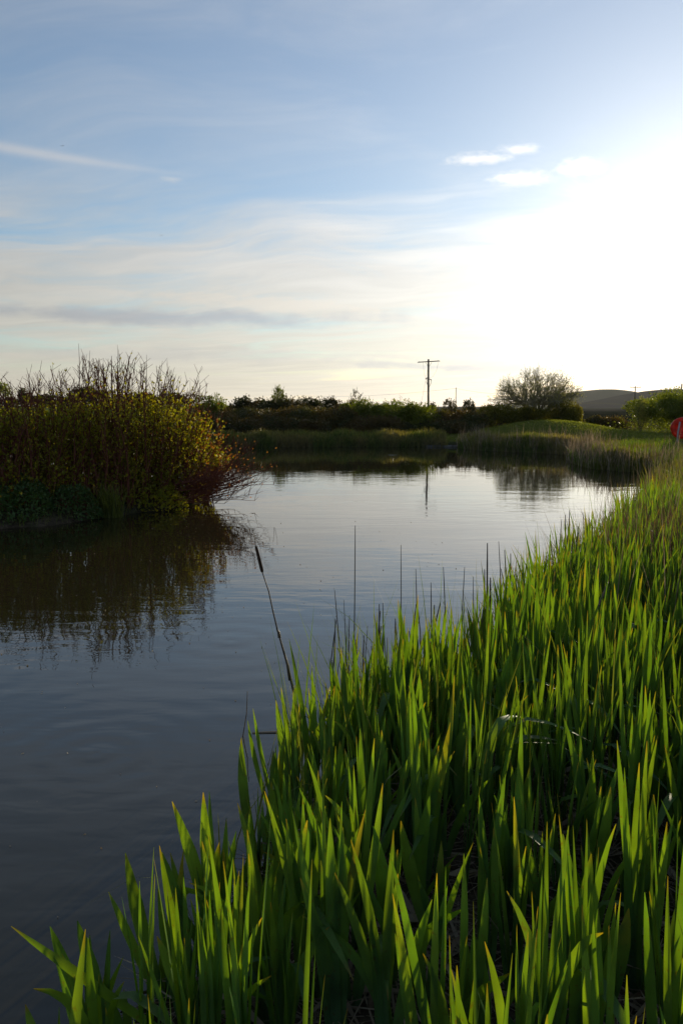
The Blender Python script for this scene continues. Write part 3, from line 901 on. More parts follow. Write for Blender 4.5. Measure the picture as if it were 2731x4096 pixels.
def ground_bush(name, label, x, y, rx, ry, h, mat, n, leaf, flowers=0):
    root = thing(name, label, 'bush', (x, y, float(ground_z(x, y))))
    g = Geo()
    a, q = rng.uniform(0, 2 * np.pi, n), np.sqrt(rng.random(n))
    X_, Y_ = np.cos(a) * q * rx, np.sin(a) * q * ry
    env = h * (1 - q ** 2) ** 0.6 * (1 + 0.35 * wobble(X_ * 1.6 + x, Y_ * 1.6, 1.4))
    Z_ = env * (1 - np.abs(rng.normal(0, 0.28, n))).clip(0.02, 1.1)
    p_ = np.stack([X_, Y_, Z_ + np.maximum(ground_z(X_ + x, Y_ + y), 0.0) - float(ground_z(x, y))], 1)
    g.leaves(p_, unit_dirs(n, 0.5), leaf * rng.uniform(0.6, 1.4, n), 0.7)
    tag(g.build('foliage', M[mat], root), None, None, None, 'stuff')
    s_ = Geo()
    m = 120
    k = rng.integers(0, n, m)
    s_.sticks(p_[k] * np.array([0.6, 0.6, 0.0]), p_[k], 0.006, 0.003)
    tag(s_.build('stems', M['twig'], root), None, None, None, 'stuff')
    if flowers:
        f = Geo()
        k = np.argsort(-Z_ / np.maximum(env, .01) + Y_ * 0.3 + rng.normal(0, .3, n))[:flowers]
        f.leaves(p_[k] + np.array([0, -0.05, 0.02]), unit_dirs(flowers, 0.3), 0.05, 0.9)
        tag(f.build('blossom', M['flower'], root), None, None, None, 'stuff')
    return root


ground_bush('bramble_bush', 'dark leafy bramble with a few yellow flowers at the left edge', -5.5, 12.75, 0.75, 0.6, 0.6, 'bramble_leaf', 5200, 0.05, 16)
ground_bush('bramble_bush', 'low dark bramble at the foot of the willow thicket', -4.55, 13.15, 0.5, 0.4, 0.38, 'bramble_leaf', 1800, 0.045)
ground_bush('bramble_bush', 'shaded undergrowth beneath the right of the willow thicket', -3.55, 14.45, 0.7, 0.5, 0.45, 'willow_leaf', 1800, 0.06)
ground_bush('willow_scrub', 'leafy low willow scrub behind the stems of the thicket', -4.3, 15.4, 1.5, 0.7, 1.1, 'willow_leaf', 6500, 0.065)
ground_bush('bramble_bush', 'pale leafy bramble shoots at the upper left of the willow thicket', -5.75, 13.0, 0.35, 0.3, 0.95, 'bramble_leaf', 900, 0.05)

# grass tuft hanging over the left bank, and the turf on its edge
b = np.stack([rng.normal(-4.0, 0.10, 260), rng.normal(13.35, 0.08, 260), np.zeros(260)], 1)
b[:, 2] = np.maximum(ground_z(b[:, 0], b[:, 1]), 0)
g = Geo().blades(b, rng.uniform(0.25, 0.75, 260), 0.012, rng.uniform(0, 3.1, 260), rng.normal(0, 0.25, (260, 2)), rng.uniform(0, 0.3, 260), 5)
tag(g.build('grass_tuft', M['grass']), 'tuft of long grass at the water below the willow thicket', 'grass')
n = 5200
b = np.stack([rng.uniform(-9.0, -2.7, n), rng.uniform(11.7, 15.2, n), np.zeros(n)], 1)
d = pond_dist(b[:, 0], b[:, 1])
b = b[(d > 0.0) & (d < 0.7)]
b[:, 2] = ground_z(b[:, 0], b[:, 1])
n = len(b)
g = Geo().blades(b, rng.uniform(0.06, 0.22, n), 0.008, rng.uniform(0, 3.1, n), rng.normal(0, 0.35, (n, 2)), rng.uniform(0, 0.35, n), 3)
tag(g.build('bank_turf', M['grass']), 'rough grass along the edge of the left bank', 'grass', None, 'stuff')


# ------------------------------------------------------------------ reeds and rushes along the shores
def scatter(n, x0, x1, y0, y1, dmin, dmax):
    X_, Y_ = rng.uniform(x0, x1, n), rng.uniform(y0, y1, n)
    d_ = pond_dist(X_, Y_)
    k = (d_ > dmin) & (d_ < dmax)
    X_, Y_ = X_[k], Y_[k]
    return np.stack([X_, Y_, np.maximum(ground_z(X_, Y_), -0.08)], 1)


def reed_stuff(name, label, b, h0, h1, w0, w1, mat, lean=0.12, segs=3, droop=0.12):
    n_ = len(b)
    clump = 1 + 0.28 * wobble(b[:, 0], b[:, 1], 1.9)
    g_ = Geo().blades(b, rng.uniform(h0, h1, n_) * clump, rng.uniform(w0, w1, n_), rng.normal(0, 0.9, n_), rng.normal(0, lean, (n_, 2)),
                      rng.uniform(0, droop, n_) * (rng.random(n_) < 0.35) * 2, segs)
    return tag(g_.build(name, M[mat]), label, 'reeds', None, 'stuff')


def view_keep(b, margin=0.16):
    return b[np.abs(b[:, 0]) < (0.4373 + margin) * b[:, 1] + 0.5]


b = view_keep(scatter(26000, -14, 5.0, 36.0, 38.6, -0.25, 1.3))
reed_stuff('far_reed_fringe', 'fringe of green and straw coloured reeds along the far shore', b, 0.30, 0.62, 0.02, 0.04, 'far_reed')
b = view_keep(scatter(22000, 5.4, 9.6, 30.0, 36.5, -0.3, 1.4))
reed_stuff('mound_reed_fringe', 'reeds at the water in front of the grassy mound', b, 0.28, 0.58, 0.018, 0.035, 'far_reed')
b = view_keep(scatter(22000, 7.4, 12.5, 21.5, 30.0, -0.3, 3.2))
reed_stuff('headland_reeds', 'green reeds on the low headland left of the lifebuoy', b, 0.24, 0.48, 0.015, 0.03, 'reed')
b = view_keep(scatter(52000, 1.2, 13, 5.6, 22.5, -0.35, 4.5))
reed_stuff('bank_reeds', 'tall narrow reeds covering the right bank towards the lifebuoy', b, 0.32, 0.72, 0.009, 0.020, 'reed', 0.16, 4)
b = view_keep(scatter(9000, 1.0, 11, 4.8, 22.0, -0.4, 2.5))
reed_stuff('dead_bank_reeds', 'dead straw coloured reed stalks among the reeds of the right bank', b, 0.45, 0.95, 0.006, 0.012, 'dry', 0.10, 3)
b = view_keep(scatter(9000, 5.4, 10.5, 21.0, 37.0, -0.35, 0.6))
reed_stuff('dead_shore_reeds', 'dead reed stalks at the foot of the far reeds', b, 0.3, 1.0, 0.012, 0.022, 'dry', 0.15, 3)
b = np.stack([rng.normal(3.15, 0.45, 2600), rng.normal(6.9, 0.75, 2600), np.zeros(2600)], 1)
b[:, 2] = ground_z(b[:, 0], b[:, 1])
reed_stuff('rusty_grass', 'patch of rusty brown seeding grass at the right edge', view_keep(b), 0.45, 0.95, 0.003, 0.007, 'rust_grass', 0.25, 4, 0.3)
b = view_keep(scatter(36000, 4.5, 17, 33.5, 46, 0.9, 12))
n = len(b)
g = Geo().blades(b, rng.uniform(0.03, 0.10, n), rng.uniform(0.012, 0.025, n), rng.uniform(0, 3.1, n), rng.normal(0, 0.3, (n, 2)), None, 2)
tag(g.build('mown_grass', M['grass']), 'short grass on the mound and the strip beside it', 'grass', None, 'stuff')


# ------------------------------------------------------------------ poles and wires
def pole(label, px, py_top, Yd, rad, arm=0.0, gear=False, ins=True, tilt=0.0, arm_tilt=0.0, k=1.0):
    top = at_depth(px, py_top, Yd)
    gz = float(ground_z(top[0], Yd))
    H_ = (top[2] - gz) / k
    root = thing('utility_pole', label, 'pole', (top[0], Yd, gz), 'overhead line poles')
    root.rotation_euler[1] = tilt
    root.scale = (k, k, k)
    Geo().tube([(0, 0, -0.3), (0, 0, H_ * 0.33), (0, 0, H_ * 0.66), (0, 0, H_)], [rad * 1.15, rad * 1.05, rad * 0.95, rad * 0.85], 12).build('shaft', M['pole'], root, True)
    if arm:
        a = Geo().box((0, -rad, 0), arm, 0.10, 0.12).build('crossarm', M['pole'], root)
        a.location = (0, 0, H_ - 0.32)
        a.rotation_euler[1] = -arm_tilt
        for s_ in (-1, 1):
            Geo().tube([(s_ * arm * 0.17, -rad - 0.06, H_ - 0.38), (s_ * 0.05, -rad - 0.06, H_ - 1.0)], 0.022, 6).build('brace', M['iron'], root)
            if ins:
                Geo().tube([(s_ * arm * 0.48, -rad, 0.05), (s_ * arm * 0.48, -rad, 0.13), (s_ * arm * 0.48, -rad, 0.20), (s_ * arm * 0.48, -rad, 0.30)], [0.02, 0.05, 0.07, 0.04], 8).build('insulator', M['iron'], a, True)
            else:
                Geo().tube([(s_ * arm * 0.49, -rad, 0.02), (s_ * arm * 0.545, -rad - 0.1, 0.00), (s_ * arm * 0.60, -rad - 0.2, -0.04)], [0.07, 0.06, 0.04], 8).build('insulator', M['iron'], a, True)
    if gear:
        z = H_ - 2.45
        Geo().tube([(0.0, -0.1, z + 0.12), (-0.42, -0.35, z - 0.16)], [0.075, 0.06], 8).build('fuse_arm', M['iron'], root, True)
        Geo().tube([(0.10, -0.1, z - 0.18), (0.24, -0.2, z - 0.16), (0.36, -0.3, z - 0.30)], [0.045, 0.05, 0.07], 8).build('cable_end', M['iron'], root, True)
        Geo().tube([(-0.12, -0.1, z - 0.2), (-0.22, -0.2, z - 0.25), (-0.27, -0.25, z - 0.5), (-0.16, -0.15, z - 0.85)], 0.035, 6).build('cable_loop', M['iron'], root, True)
        Geo().tube([(0.36, -0.3, z - 0.32), (0.28, -0.25, z - 0.75), (0.13, -0.12, z - 1.15)], 0.028, 6).build('cable_loop', M['iron'], root, True)
        Geo().tube([(1.28, -0.2, H_ - 0.4), (1.05, -0.2, z + 1.0), (0.6, -0.2, z + 0.2), (0.12, -0.15, z - 0.02)], 0.010, 5).build('jumper_wire', M['wire'], root, True)
        Geo().tube([(-0.72, -0.2, H_ - 0.4), (-0.66, -0.2, z + 1.2), (-0.45, -0.3, z - 0.1)], 0.010, 5).build('jumper_wire', M['wire'], root, True)
        Geo().tube([(0.0, -0.15, H_ * 0.55), (0.0, -0.22, H_ * 0.55 - 0.5), (0.0, -0.16, H_ * 0.1)], 0.05, 8).build('cable_guard', M['iron'], root, True)
        Geo().tube([(-0.05, 0, z + 1.4), (-0.9, 0.2, z - 3.2)], 0.012, 5).build('stay_wire', M['wire'], root)
        Geo().tube([(-0.88, 0.2, z - 3.05), (-0.91, 0.2, z - 3.25), (-0.95, 0.2, z - 3.45)], [0.03, 0.08, 0.03], 8).build('stay_insulator', M['iron'], root, True)
        Geo().tube([(-0.93, 0.2, z - 3.4), (-1.35, 0.3, z - 5.7)], 0.012, 5).build('stay_wire', M['wire'], root)
    return top


pa = pole('tall wooden utility pole with a tilted crossarm and hanging wires', 1716, 1437, 53, 0.135, 2.45, True, False, -0.012, 0.045, 0.505)
pb_ = pole('thin plain pole right of the tall crossarm pole', 1823, 1550, 180, 0.085)
pc = pole('wooden pole with a level crossarm in front of the far hills', 2539, 1544, 177, 0.115, 2.45)
pd_ = pole('pole cut by the right edge above the big dome bush', 2725, 1534, 140, 0.13)
pe = pole('tiny distant pole above the left hedge', 1214, 1580, 300, 0.11)


def wire(label, a, b_, sag, rad=0.016):
    t = np.linspace(0, 1, 24)[:, None]
    p_ = np.asarray(a) + (np.asarray(b_) - np.asarray(a)) * t
    p_[:, 2] -= sag * 4 * (t * (1 - t))[:, 0]
    o = Geo().tube(p_ - p_[0], rad, 5).build('overhead_wire', M['wire'], None, True, tuple(p_[0]))
    return tag(o, label, 'wire', 'overhead wires')


wire('thin overhead wire sagging left from the thin plain pole', pb_ - np.array([0, 0, 0.2]), pe - np.array([0, 0, 0.3]), 0.9, 0.022)
wire('thin overhead wire running right from the thin plain pole', pb_ - np.array([0, 0, 0.2]), at_depth(2140, 1572, 178), 0.7, 0.018)
wire('thin overhead wire between the right hand poles', pc + np.array([1.1, 0, 0.1]), pd_ - np.array([0, 0, 0.3]), 0.5, 0.015)

# ------------------------------------------------------------------ lifebuoy on its post
Yl = 28.0
c = at_depth(2722, 1712, Yl)
gz = float(ground_z(c[0], Yl))
root = thing('lifebuoy_station', 'red round lifebuoy housing on a grey post at the right edge', 'lifebuoy', (c[0] - 0.12, Yl - 0.1, gz))
Geo().tube([(-0.05, 0, -0.2), (-0.03, 0, 0.6), (0.02, 0, c[2] - gz + 0.22)], 0.03, 10).build('post', M['galv'], root, True)
prof = [(0.0, 0.10), (0.14, 0.10), (0.19, 0.095), (0.215, 0.02), (0.235, 0.0), (0.33, 0.0), (0.365, 0.02), (0.38, 0.06), (0.38, 0.13), (0.36, 0.15), (0.20, 0.16), (0.0, 0.16)]
seg = 40
V = np.array([[(r_ * math.cos(a) * (1.0 if math.sin(a) > -0.3 else 0.96), z_, r_ * math.sin(a)) for a in np.arange(seg) * 2 * math.pi / seg] for r_, z_ in prof]).reshape(-1, 3)
i_ = np.arange(len(prof) * seg).reshape(len(prof), seg)
Q = np.stack([i_[:-1], i_[1:], np.roll(i_[1:], -1, 1), np.roll(i_[:-1], -1, 1)], -1).reshape(-1, 4)
h_ = Geo().add(V, Q).build('housing', M['red_plastic'], root, True, (0.12, 0.04, c[2] - gz))
h_.rotation_euler = (R(-4), R(8), R(-18))
Geo().tube([(0.2, -0.01, 0.18), (0.3, -0.02, 0.02), (0.26, -0.01, -0.2)], 0.012, 6).build('grab_rope', M['galv'], h_, True)

# ------------------------------------------------------------------ kerb stones by the strip of grass
for k in range(5):
    x = 4.15 + k * 0.42
    o = Geo().box((0, 0, 0), 0.40, 0.28, 0.16, 0.012).build('kerb_stone', M['stone'], None, False, (x, 36.93 + 0.03 * math.sin(k * 2.1), 0.0))
    o.rotation_euler = (0, 0, rng.normal(0, 0.04))
    tag(o, ('leftmost', 'second', 'third', 'fourth', 'rightmost')[k] + ' of the five low kerb stones at the far waterline', 'stone', 'kerb stones on the far shore')

fl = Geo()
fx_, fy_ = rng.uniform(-4.5, 1.5, 400), rng.uniform(2.2, 13, 400)
ok = pond_dist(fx_, fy_) < -0.15
fl.leaves(np.stack([fx_[ok], fy_[ok], np.full(ok.sum(), 0.004)], 1), np.stack([rng.normal(0, 1, ok.sum()), rng.normal(0, 1, ok.sum()), np.zeros(ok.sum())], 1), rng.uniform(0.006, 0.02, ok.sum()), 0.6, 0.1)
tag(fl.build('floating_specks', M['dry']), 'scattered seed fluff and leaf bits floating on the water', 'debris', None, 'stuff')
# a pale feather on the water and birds over the field
p_ = on_level(1568, 1821, 0.0)
t = np.linspace(0, 1, 7)
g = Geo()
w = np.sin(np.pi * np.clip(t * 0.95 + 0.03, 0, 1)) * 0.035
g.add(np.stack([np.stack([t * 0.42 - 0.21, w, 0.012 + 0.03 * (t - .5) ** 2], 1), np.stack([t * 0.42 - 0.21, -w, 0.012 + 0.03 * (t - .5) ** 2], 1)], 1),
      [(2 * k, 2 * k + 1, 2 * k + 3, 2 * k + 2) for k in range(6)])
tag(g.build('feather', M['feather'], None, True, (p_[0], p_[1], 0.0)), 'white feather floating on the water before the far shore', 'feather')
for px_c, py_c, lb in ((645, 943, 'small dark bird high above the willow thicket'), (250, 585, 'speck of a bird near the old vapour trail')):
    p_ = at_depth(px_c, py_c, 90)
    g = Geo()
    g.add([(0, 0.10, 0), (0.03, 0, 0.02), (0, -0.12, 0), (-0.03, 0, 0.02), (0.22, 0.02, 0.08), (0.20, -0.04, 0.08), (-0.22, 0.02, 0.08), (-0.20, -0.04, 0.08), (0, 0, -0.03)],
          None, [(0, 3, 1), (3, 2, 1), (1, 4, 5), (3, 7, 6), (0, 8, 3), (0, 1, 8), (2, 3, 8), (2, 8, 1), (1, 5, 2), (3, 2, 7)])
    tag(g.build('bird', M['bird'], None, False, tuple(p_)), lb, 'bird', 'birds in the sky')

# ------------------------------------------------------------------ iris plants
LEAF_ROWS = 11


def strip(pts, W, nd, fold=0.16):
    """A folded sword-shaped blade along a path; nd is the direction of its width."""
    pts, nd = np.asarray(pts, float), nrm(np.asarray(nd, float))
    t = np.linspace(0, 1, len(pts))
    prof = np.minimum(1.0, (1 - t) / 0.30) ** 0.66 * (0.74 + 0.26 * np.minimum(1, t * 2.2))
    prof[-1] = 0.05
    dd = nrm(np.gradient(pts, axis=0))
    wd = nrm(nd - dd * (nd * dd).sum(1, keepdims=True)) if nd.ndim == 2 else nrm(nd[None] - dd * (dd @ nd)[:, None])
    nn = np.cross(wd, dd)
    off = wd * (W * 0.5 * prof)[:, None]
    V = np.stack([pts - off, pts + nn * (W * fold * prof)[:, None], pts + off], 1)
    k = np.arange(len(pts) * 3).reshape(-1, 3)
    Q = np.concatenate([np.stack([k[:-1, c_], k[:-1, c_ + 1], k[1:, c_ + 1], k[1:, c_]], -1) for c_ in (0, 1)])
    return V, Q, np.repeat(t, 3)


def leaf_mesh(kind):
    t = np.linspace(0, 1, LEAF_ROWS)
    cx_, cy_ = rng.normal(0, 0.07), rng.normal(0, 0.05)
    if kind == 'up':
        P = np.stack([cx_ * t ** 2, cy_ * t ** 2, t], 1)
    elif kind == 'soft':
        dr_ = rng.uniform(0.15, 0.32)
        P = np.stack([cx_ * t ** 2 + dr_ * t ** 2.5, cy_ * t ** 2, t - dr_ * 0.7 * t ** 3], 1)
    else:                                                  # creased: rises, then folds over and hangs
        t0 = rng.uniform(0.50, 0.66)
        a = np.where(t < t0, 0.06, 0)
        ang = np.interp(t, [0, t0 - 0.08, t0 + 0.08, 1], [0.05, 0.15, 1.75, 2.15])
        st = 1.0 / (LEAF_ROWS - 1)
        P = np.zeros((LEAF_ROWS, 3))
        for i in range(1, LEAF_ROWS):
            am = (ang[i] + ang[i - 1]) / 2
            P[i] = P[i - 1] + st * np.array([0.55 * math.sin(am), -0.83 * math.sin(am), math.cos(am)])
    V, Q, tt = strip(P, 0.046, (1, 0, 0) if kind != 'fold' else (0.83, 0.55, 0), 0.14)
    tw = rng.normal(0, 0.35)
    if kind != 'fold':
        V = V.copy()
        ang = tw * (t - 0.2)
        c_, s_ = np.cos(ang)[:, None], np.sin(ang)[:, None]
        ctr = V[:, 1:2, :]
        rel = V - ctr
        V = ctr + np.stack([rel[..., 0] * c_ - rel[..., 1] * s_, rel[..., 0] * s_ + rel[..., 1] * c_, rel[..., 2]], -1)
    return make_mesh('leaf', V, Q, {'t': tt, 'r': np.full(len(tt), rng.random())}, M['iris'], True)


UP = [leaf_mesh('up') for _ in range(16)]
UP_TIP = [tuple(m_.vertices[len(m_.vertices) - 2].co) for m_ in UP]
SOFT = [leaf_mesh('soft') for _ in range(8)]
FOLD = [leaf_mesh('fold') for _ in range(6)]


def add_leaf(root, me_, L, wscale, yaw, spread, off=(0, 0, 0), tilt=0.0):
    o = link('leaf', me_, root, off)
    o.rotation_euler = (Matrix.Rotation(yaw, 3, 'Z') @ Matrix.Rotation(spread, 3, 'Y') @ Matrix.Rotation(tilt, 3, 'X')).to_euler()
    o.scale = (wscale, wscale if me_ not in FOLD else L, L)
    if me_ in FOLD:
        o.scale = (L, L, L)
    return o


def iris_plant(label, x, y, z, group, n_leaves, L, yaw, bent=0.0):
    root = thing('iris_plant', label, 'iris', (x, y, z), group)
    wp = rng.choice([0.62, 0.85, 1.0, 1.15])
    for i in range(n_leaves):
        u = (i - (n_leaves - 1) / 2) / max(1, (n_leaves - 1) / 2) if n_leaves > 1 else 0.0
        sp = u * rng.uniform(0.03, 0.17) + rng.normal(0, 0.04)
        ll = L * (1 - 0.28 * abs(u)) * rng.uniform(0.80, 1.08)
        q = rng.random()
        pool = FOLD if q < bent * 0.4 else SOFT if q < bent else UP
        add_leaf(root, random.choice(pool), ll, wp * rng.uniform(0.36, 0.60) * (0.8 + 0.3 * L), yaw + rng.normal(0, 0.25) + (math.pi if rng.random() < 0.5 and pool is not FOLD else 0), sp,
                 (math.cos(yaw) * u * 0.022, math.sin(yaw) * u * 0.022 + rng.normal(0, 0.008), 0), rng.normal(0, 0.07))
    return root


# the blades one can follow in the photograph along the water's edge and in the foreground: tip, foot, width
HERO = [((203, 3709), (372, 4240), 1.0), ((313, 3693), (424, 4240), 1.15), ((503, 3412), (665, 4060), 1.0), ((690, 3208), (880, 3850), 1.05),
        ((814, 3175), (880, 3860), 1.0), ((651, 3419), (770, 4000), 0.8), ((809, 3367), (872, 3960), 0.9), ((877, 3390), (845, 3930), 0.75),
        ((945, 3328), (905, 3880), 0.75), ((1228, 3284), (1085, 4000), 1.05), ((630, 3747), (800, 4230), 1.0), ((417, 3936), (570, 4330), 0.9),
        ((108, 4027), (270, 4380), 0.9), ((436, 3568), (650, 4030), 0.7), ((1493, 3307), (1565, 3960), 1.1), ((1605, 3293), (1750, 3830), 1.0),
        ((2249, 3346), (2268, 4010), 1.1), ((2363, 3417), (2312, 4040), 0.95), ((2512, 3634), (2400, 4100), 0.95), ((1893, 3751), (1928, 4170), 1.15),
        ((2717, 3678), (2722, 4160), 1.0), ((2630, 3805), (2690, 4120), 0.8), ((2181, 3785), (2282, 4090), 0.75), ((2161, 4005), (2100, 4190), 0.8),
        ((967, 2955), (1040, 3480), 0.95), ((1104, 2805), (1160, 3300), 1.05), ((1181, 2741), (1178, 3180), 1.0), ((1359, 2965), (1385, 3420), 1.0),
        ((1382, 3012), (1480, 3400), 1.05), ((1547, 3000), (1500, 3420), 1.05), ((1525, 2920), (1515, 3350), 0.9), ((1369, 3367), (1310, 3900), 1.0),
        ((1879, 2856), (1850, 3300), 1.0), ((1598, 2796), (1540, 3200), 0.95), ((1012, 2834), (1120, 3320), 0.55), ((992, 2885), (1110, 3330), 0.5),
        ((1720, 3190), (1700, 3720), 1.05), ((2440, 3150), (2330, 3700), 0.95), ((2610, 3200), (2560, 3760), 1.1), ((2500, 3195), (2520, 3700), 0.9),
        ((1085, 3130), (1120, 3560), 0.8), ((1000, 3240), (1010, 3700), 0.7)]
HERO_BENT = [((1110, 3705), (1240, 3600), (1395, 3560), (1060, 4100)), ((1669, 3770), (1750, 3690), (1854, 3634), (1690, 4080)),
             ((1849, 4055), (1930, 3960), (2035, 3893), (1840, 4240)), ((700, 3560), (775, 3540), (872, 3650), (720, 4020)),
             ((800, 3960), (880, 3925), (1098, 4003), (830, 4260)), ((1120, 3380), (1180, 3372), (1225, 3378), (1090, 3800)),
             ((1400, 3290), (1450, 3255), (1485, 3262), (1420, 3650))]


def nth(k):
    k += 1
    w_ = {1: 'first', 2: 'second', 3: 'third'}.get(k)
    return w_ or '%d%s' % (k, {1: 'st', 2: 'nd', 3: 'rd'}.get(k % 10, 'th') if k > 20 else 'th')


def foot_point(px, py):
    p = on_level(px, py, 0.0)
    for _ in range(4):
        z_ = max(float(ground_z(p[0], p[1])), -0.08)
        p = on_level(px, py, z_)
    return p


hero_xy = []
HERO.sort()
SIDE = [i for i, q in enumerate(HERO) if q[1][0] < 1130 or q[0][0] < 1000]
INNER = [i for i in range(len(HERO)) if i not in SIDE]
leaf_no = 0
for hi, (tip, foot, w) in enumerate(HERO):
    B = foot_point(*foot)
    T = at_depth(tip[0], tip[1], B[1] + rng.uniform(-0.04, 0.06))
    d = Vector(T - B)
    zx = d.normalized()
    face = Vector((rng.normal(0, 0.35), -1, 0.1)).normalized()
    xx = (-face).cross(zx).normalized()
    yy = zx.cross(xx)
    if hi in SIDE:
        lbl = 'iris with a long blade standing out against the dark water, ' + nth(SIDE.index(hi)) + ' from the left'
    else:
        lbl = 'iris with a tall lit blade standing out inside the bed, ' + nth(INNER.index(hi)) + ' from the left'
    root = thing('iris_plant', lbl, 'iris', tuple(B), 'irises with blades standing out in the foreground')
    o = link('leaf', UP[leaf_no % len(UP)], root)
    leaf_no += 1
    rot = Matrix((xx, yy, zx)).transposed()
    tl = UP_TIP[(leaf_no - 1) % len(UP)]
    v = rot @ Vector((tl[0] * w * 0.95, tl[1] * w * 0.95, tl[2] * d.length))
    o.rotation_euler = (v.rotation_difference(d).to_matrix() @ rot).to_euler()
    o.scale = (w * 0.95, w * 0.95, d.length)
    for k in range(rng.integers(2, 5)):
        add_leaf(root, random.choice(UP), d.length * rng.uniform(0.55, 0.95), rng.uniform(0.35, 0.65), rng.normal(0, 0.5), rng.normal(0.06, 0.10), (rng.normal(0, 0.02), rng.normal(0.02, 0.02), 0), rng.normal(0, 0.1))
    hero_xy.append(B[:2])
bent_lb = ['iris with a broad blade arching right across its neighbours in the lower middle', 'iris with a blade bending right, low in the middle of the foreground',
           'iris with a short blade bending right at the bottom edge', 'iris with a pale blade folded over to the right near the water',
           'iris with a blade lying flat and drooping right at the bottom', 'iris with a pale creased blade pointing right at the water edge', 'iris with a pale folded blade tip in the middle of the bed']
for (m0, m1, tp_, foot), lb in zip(HERO_BENT, bent_lb):
    B = foot_point(*foot)
    Yb = B[1]
    K0, K1, T = at_depth(*m0, Yb), at_depth(*m1, Yb - 0.05), at_depth(*tp_, Yb - 0.10)
    ctrl = np.array([B, B * 0.5 + K0 * 0.5 + np.array([0.0, 0, 0.02]), K0, K1, T])
    s_ = np.concatenate([[0], np.cumsum(np.linalg.norm(np.diff(ctrl, axis=0), axis=1))])
    u = np.linspace(0, s_[-1], 13)
    P = np.stack([np.interp(u, s_, ctrl[:, k]) for k in range(3)], 1)
    for _ in range(2):
        P[1:-1] = (P[:-2] + 2 * P[1:-1] + P[2:]) / 4
    V, Q, tt = strip(P - B, 0.036, np.cross(nrm(np.gradient(P, axis=0)), np.array([0.15, 1.0, 0.25])), 0.12)
    root = thing('iris_plant', lb, 'iris', tuple(B))
    link('leaf', make_mesh('leaf', V, Q, {'t': tt, 'r': np.full(len(tt), 0.6)}, M['iris'], True), root)
    for k in range(3):
        add_leaf(root, random.choice(UP), rng.uniform(0.45, 0.7), rng.uniform(0.4, 0.65), rng.normal(0, 0.5), rng.normal(0, 0.2), (rng.normal(0, 0.02), rng.normal(0.02, 0.02), 0), rng.normal(0, 0.1))
    hero_xy.append(B[:2])

# the rest of the bed
pts = []
grid = {}


def free(x, y, r_):
    gx_, gy_ = int(x / 0.25), int(y / 0.25)
    for a in range(gx_ - 1, gx_ + 2):
        for b__ in range(gy_ - 1, gy_ + 2):
            for (qx, qy) in grid.get((a, b__), ()):
                if (qx - x) ** 2 + (qy - y) ** 2 < r_ * r_:
                    return False
    return True


for q in hero_xy:
    grid.setdefault((int(q[0] / 0.25), int(q[1] / 0.25)), []).append((q[0], q[1]))
cand_n = 34000
cx_ = rng.uniform(-1.0, 6.6, cand_n)
cy_ = 1.15 + rng.random(cand_n) * 9.4
cd = pond_dist(cx_, cy_)
for x, y, d_ in zip(cx_, cy_, cd):
    if d_ < (-0.14 if y > 3.3 else 0.02) or x > 0.62 * y + 1.0 or d_ > 2.9:
        continue
    if y < 1.75 and (y < 1.2 or d_ < 0.16 or -0.05 < x < 0.22 or rng.random() < 0.35):
        continue
    sp = (0.105 if d_ < 0.7 else 0.125) if y > 2.5 else 0.11 if d_ < 0.5 else 0.135
    if y > 6.5:
        sp = 0.17
    if not free(x, y, sp):
        continue
    grid.setdefault((int(x / 0.25), int(y / 0.25)), []).append((x, y))
    pts.append((x, y, d_))
pts.sort(key=lambda p: (p[0] > 0.46 * p[1] + 0.12, p[1]))
n_hero = len(HERO) + len(HERO_BENT)
near, rest = pts[:300 - n_hero], pts[300 - n_hero:]
ZONES = {'edge_near': ('iris rooted at the dark water in the lower left', 'irises at the water, lower left'),
         'edge_far': ('iris rooted at the water on the far left rim of the bed', 'irises at the water, far rim'),
         'front_left': ('iris among the lowest leaves left of the straw gap', 'irises at the bottom left of the straw'),
         'front_mid': ('iris growing out of the straw at the bottom middle', 'irises in the straw at the bottom'),
         'front_right': ('iris growing out of the straw in the lower right corner', 'irises in the lower right corner'),
         'mid_left': ('iris packed inside the bed, just behind the water side leaves', 'irises inside the bed, water side'),
         'mid': ('iris packed among others in the middle of the bed', 'irises in the middle of the bed'),
         'mid_right': ('iris packed inside the bed close to the right edge', 'irises inside the bed, right edge')}
for x, y, d_ in near:
    side = x / y
    if d_ < 0.22:
        zone = 'edge_near' if y < 2.7 else 'edge_far'
    elif y < 2.6:
        zone = 'front_left' if side < -0.02 else 'front_mid' if side < 0.24 else 'front_right'
    else:
        zone = 'mid_left' if side < 0.08 else 'mid' if side < 0.28 else 'mid_right'
    L = (rng.uniform(0.50, 0.72) if y < 3.1 else rng.uniform(0.62, 0.92)) if d_ < 0.3 else rng.uniform(0.50, 0.86)
    z_ = max(float(ground_z(x, y)), -0.08)
    iris_plant(ZONES[zone][0], x, y, z_ - 0.01, ZONES[zone][1], int(rng.integers(6, 11)), L, rng.normal(0, 0.75), 0.21)
print('IRIS', n_hero, len(near), len(rest))
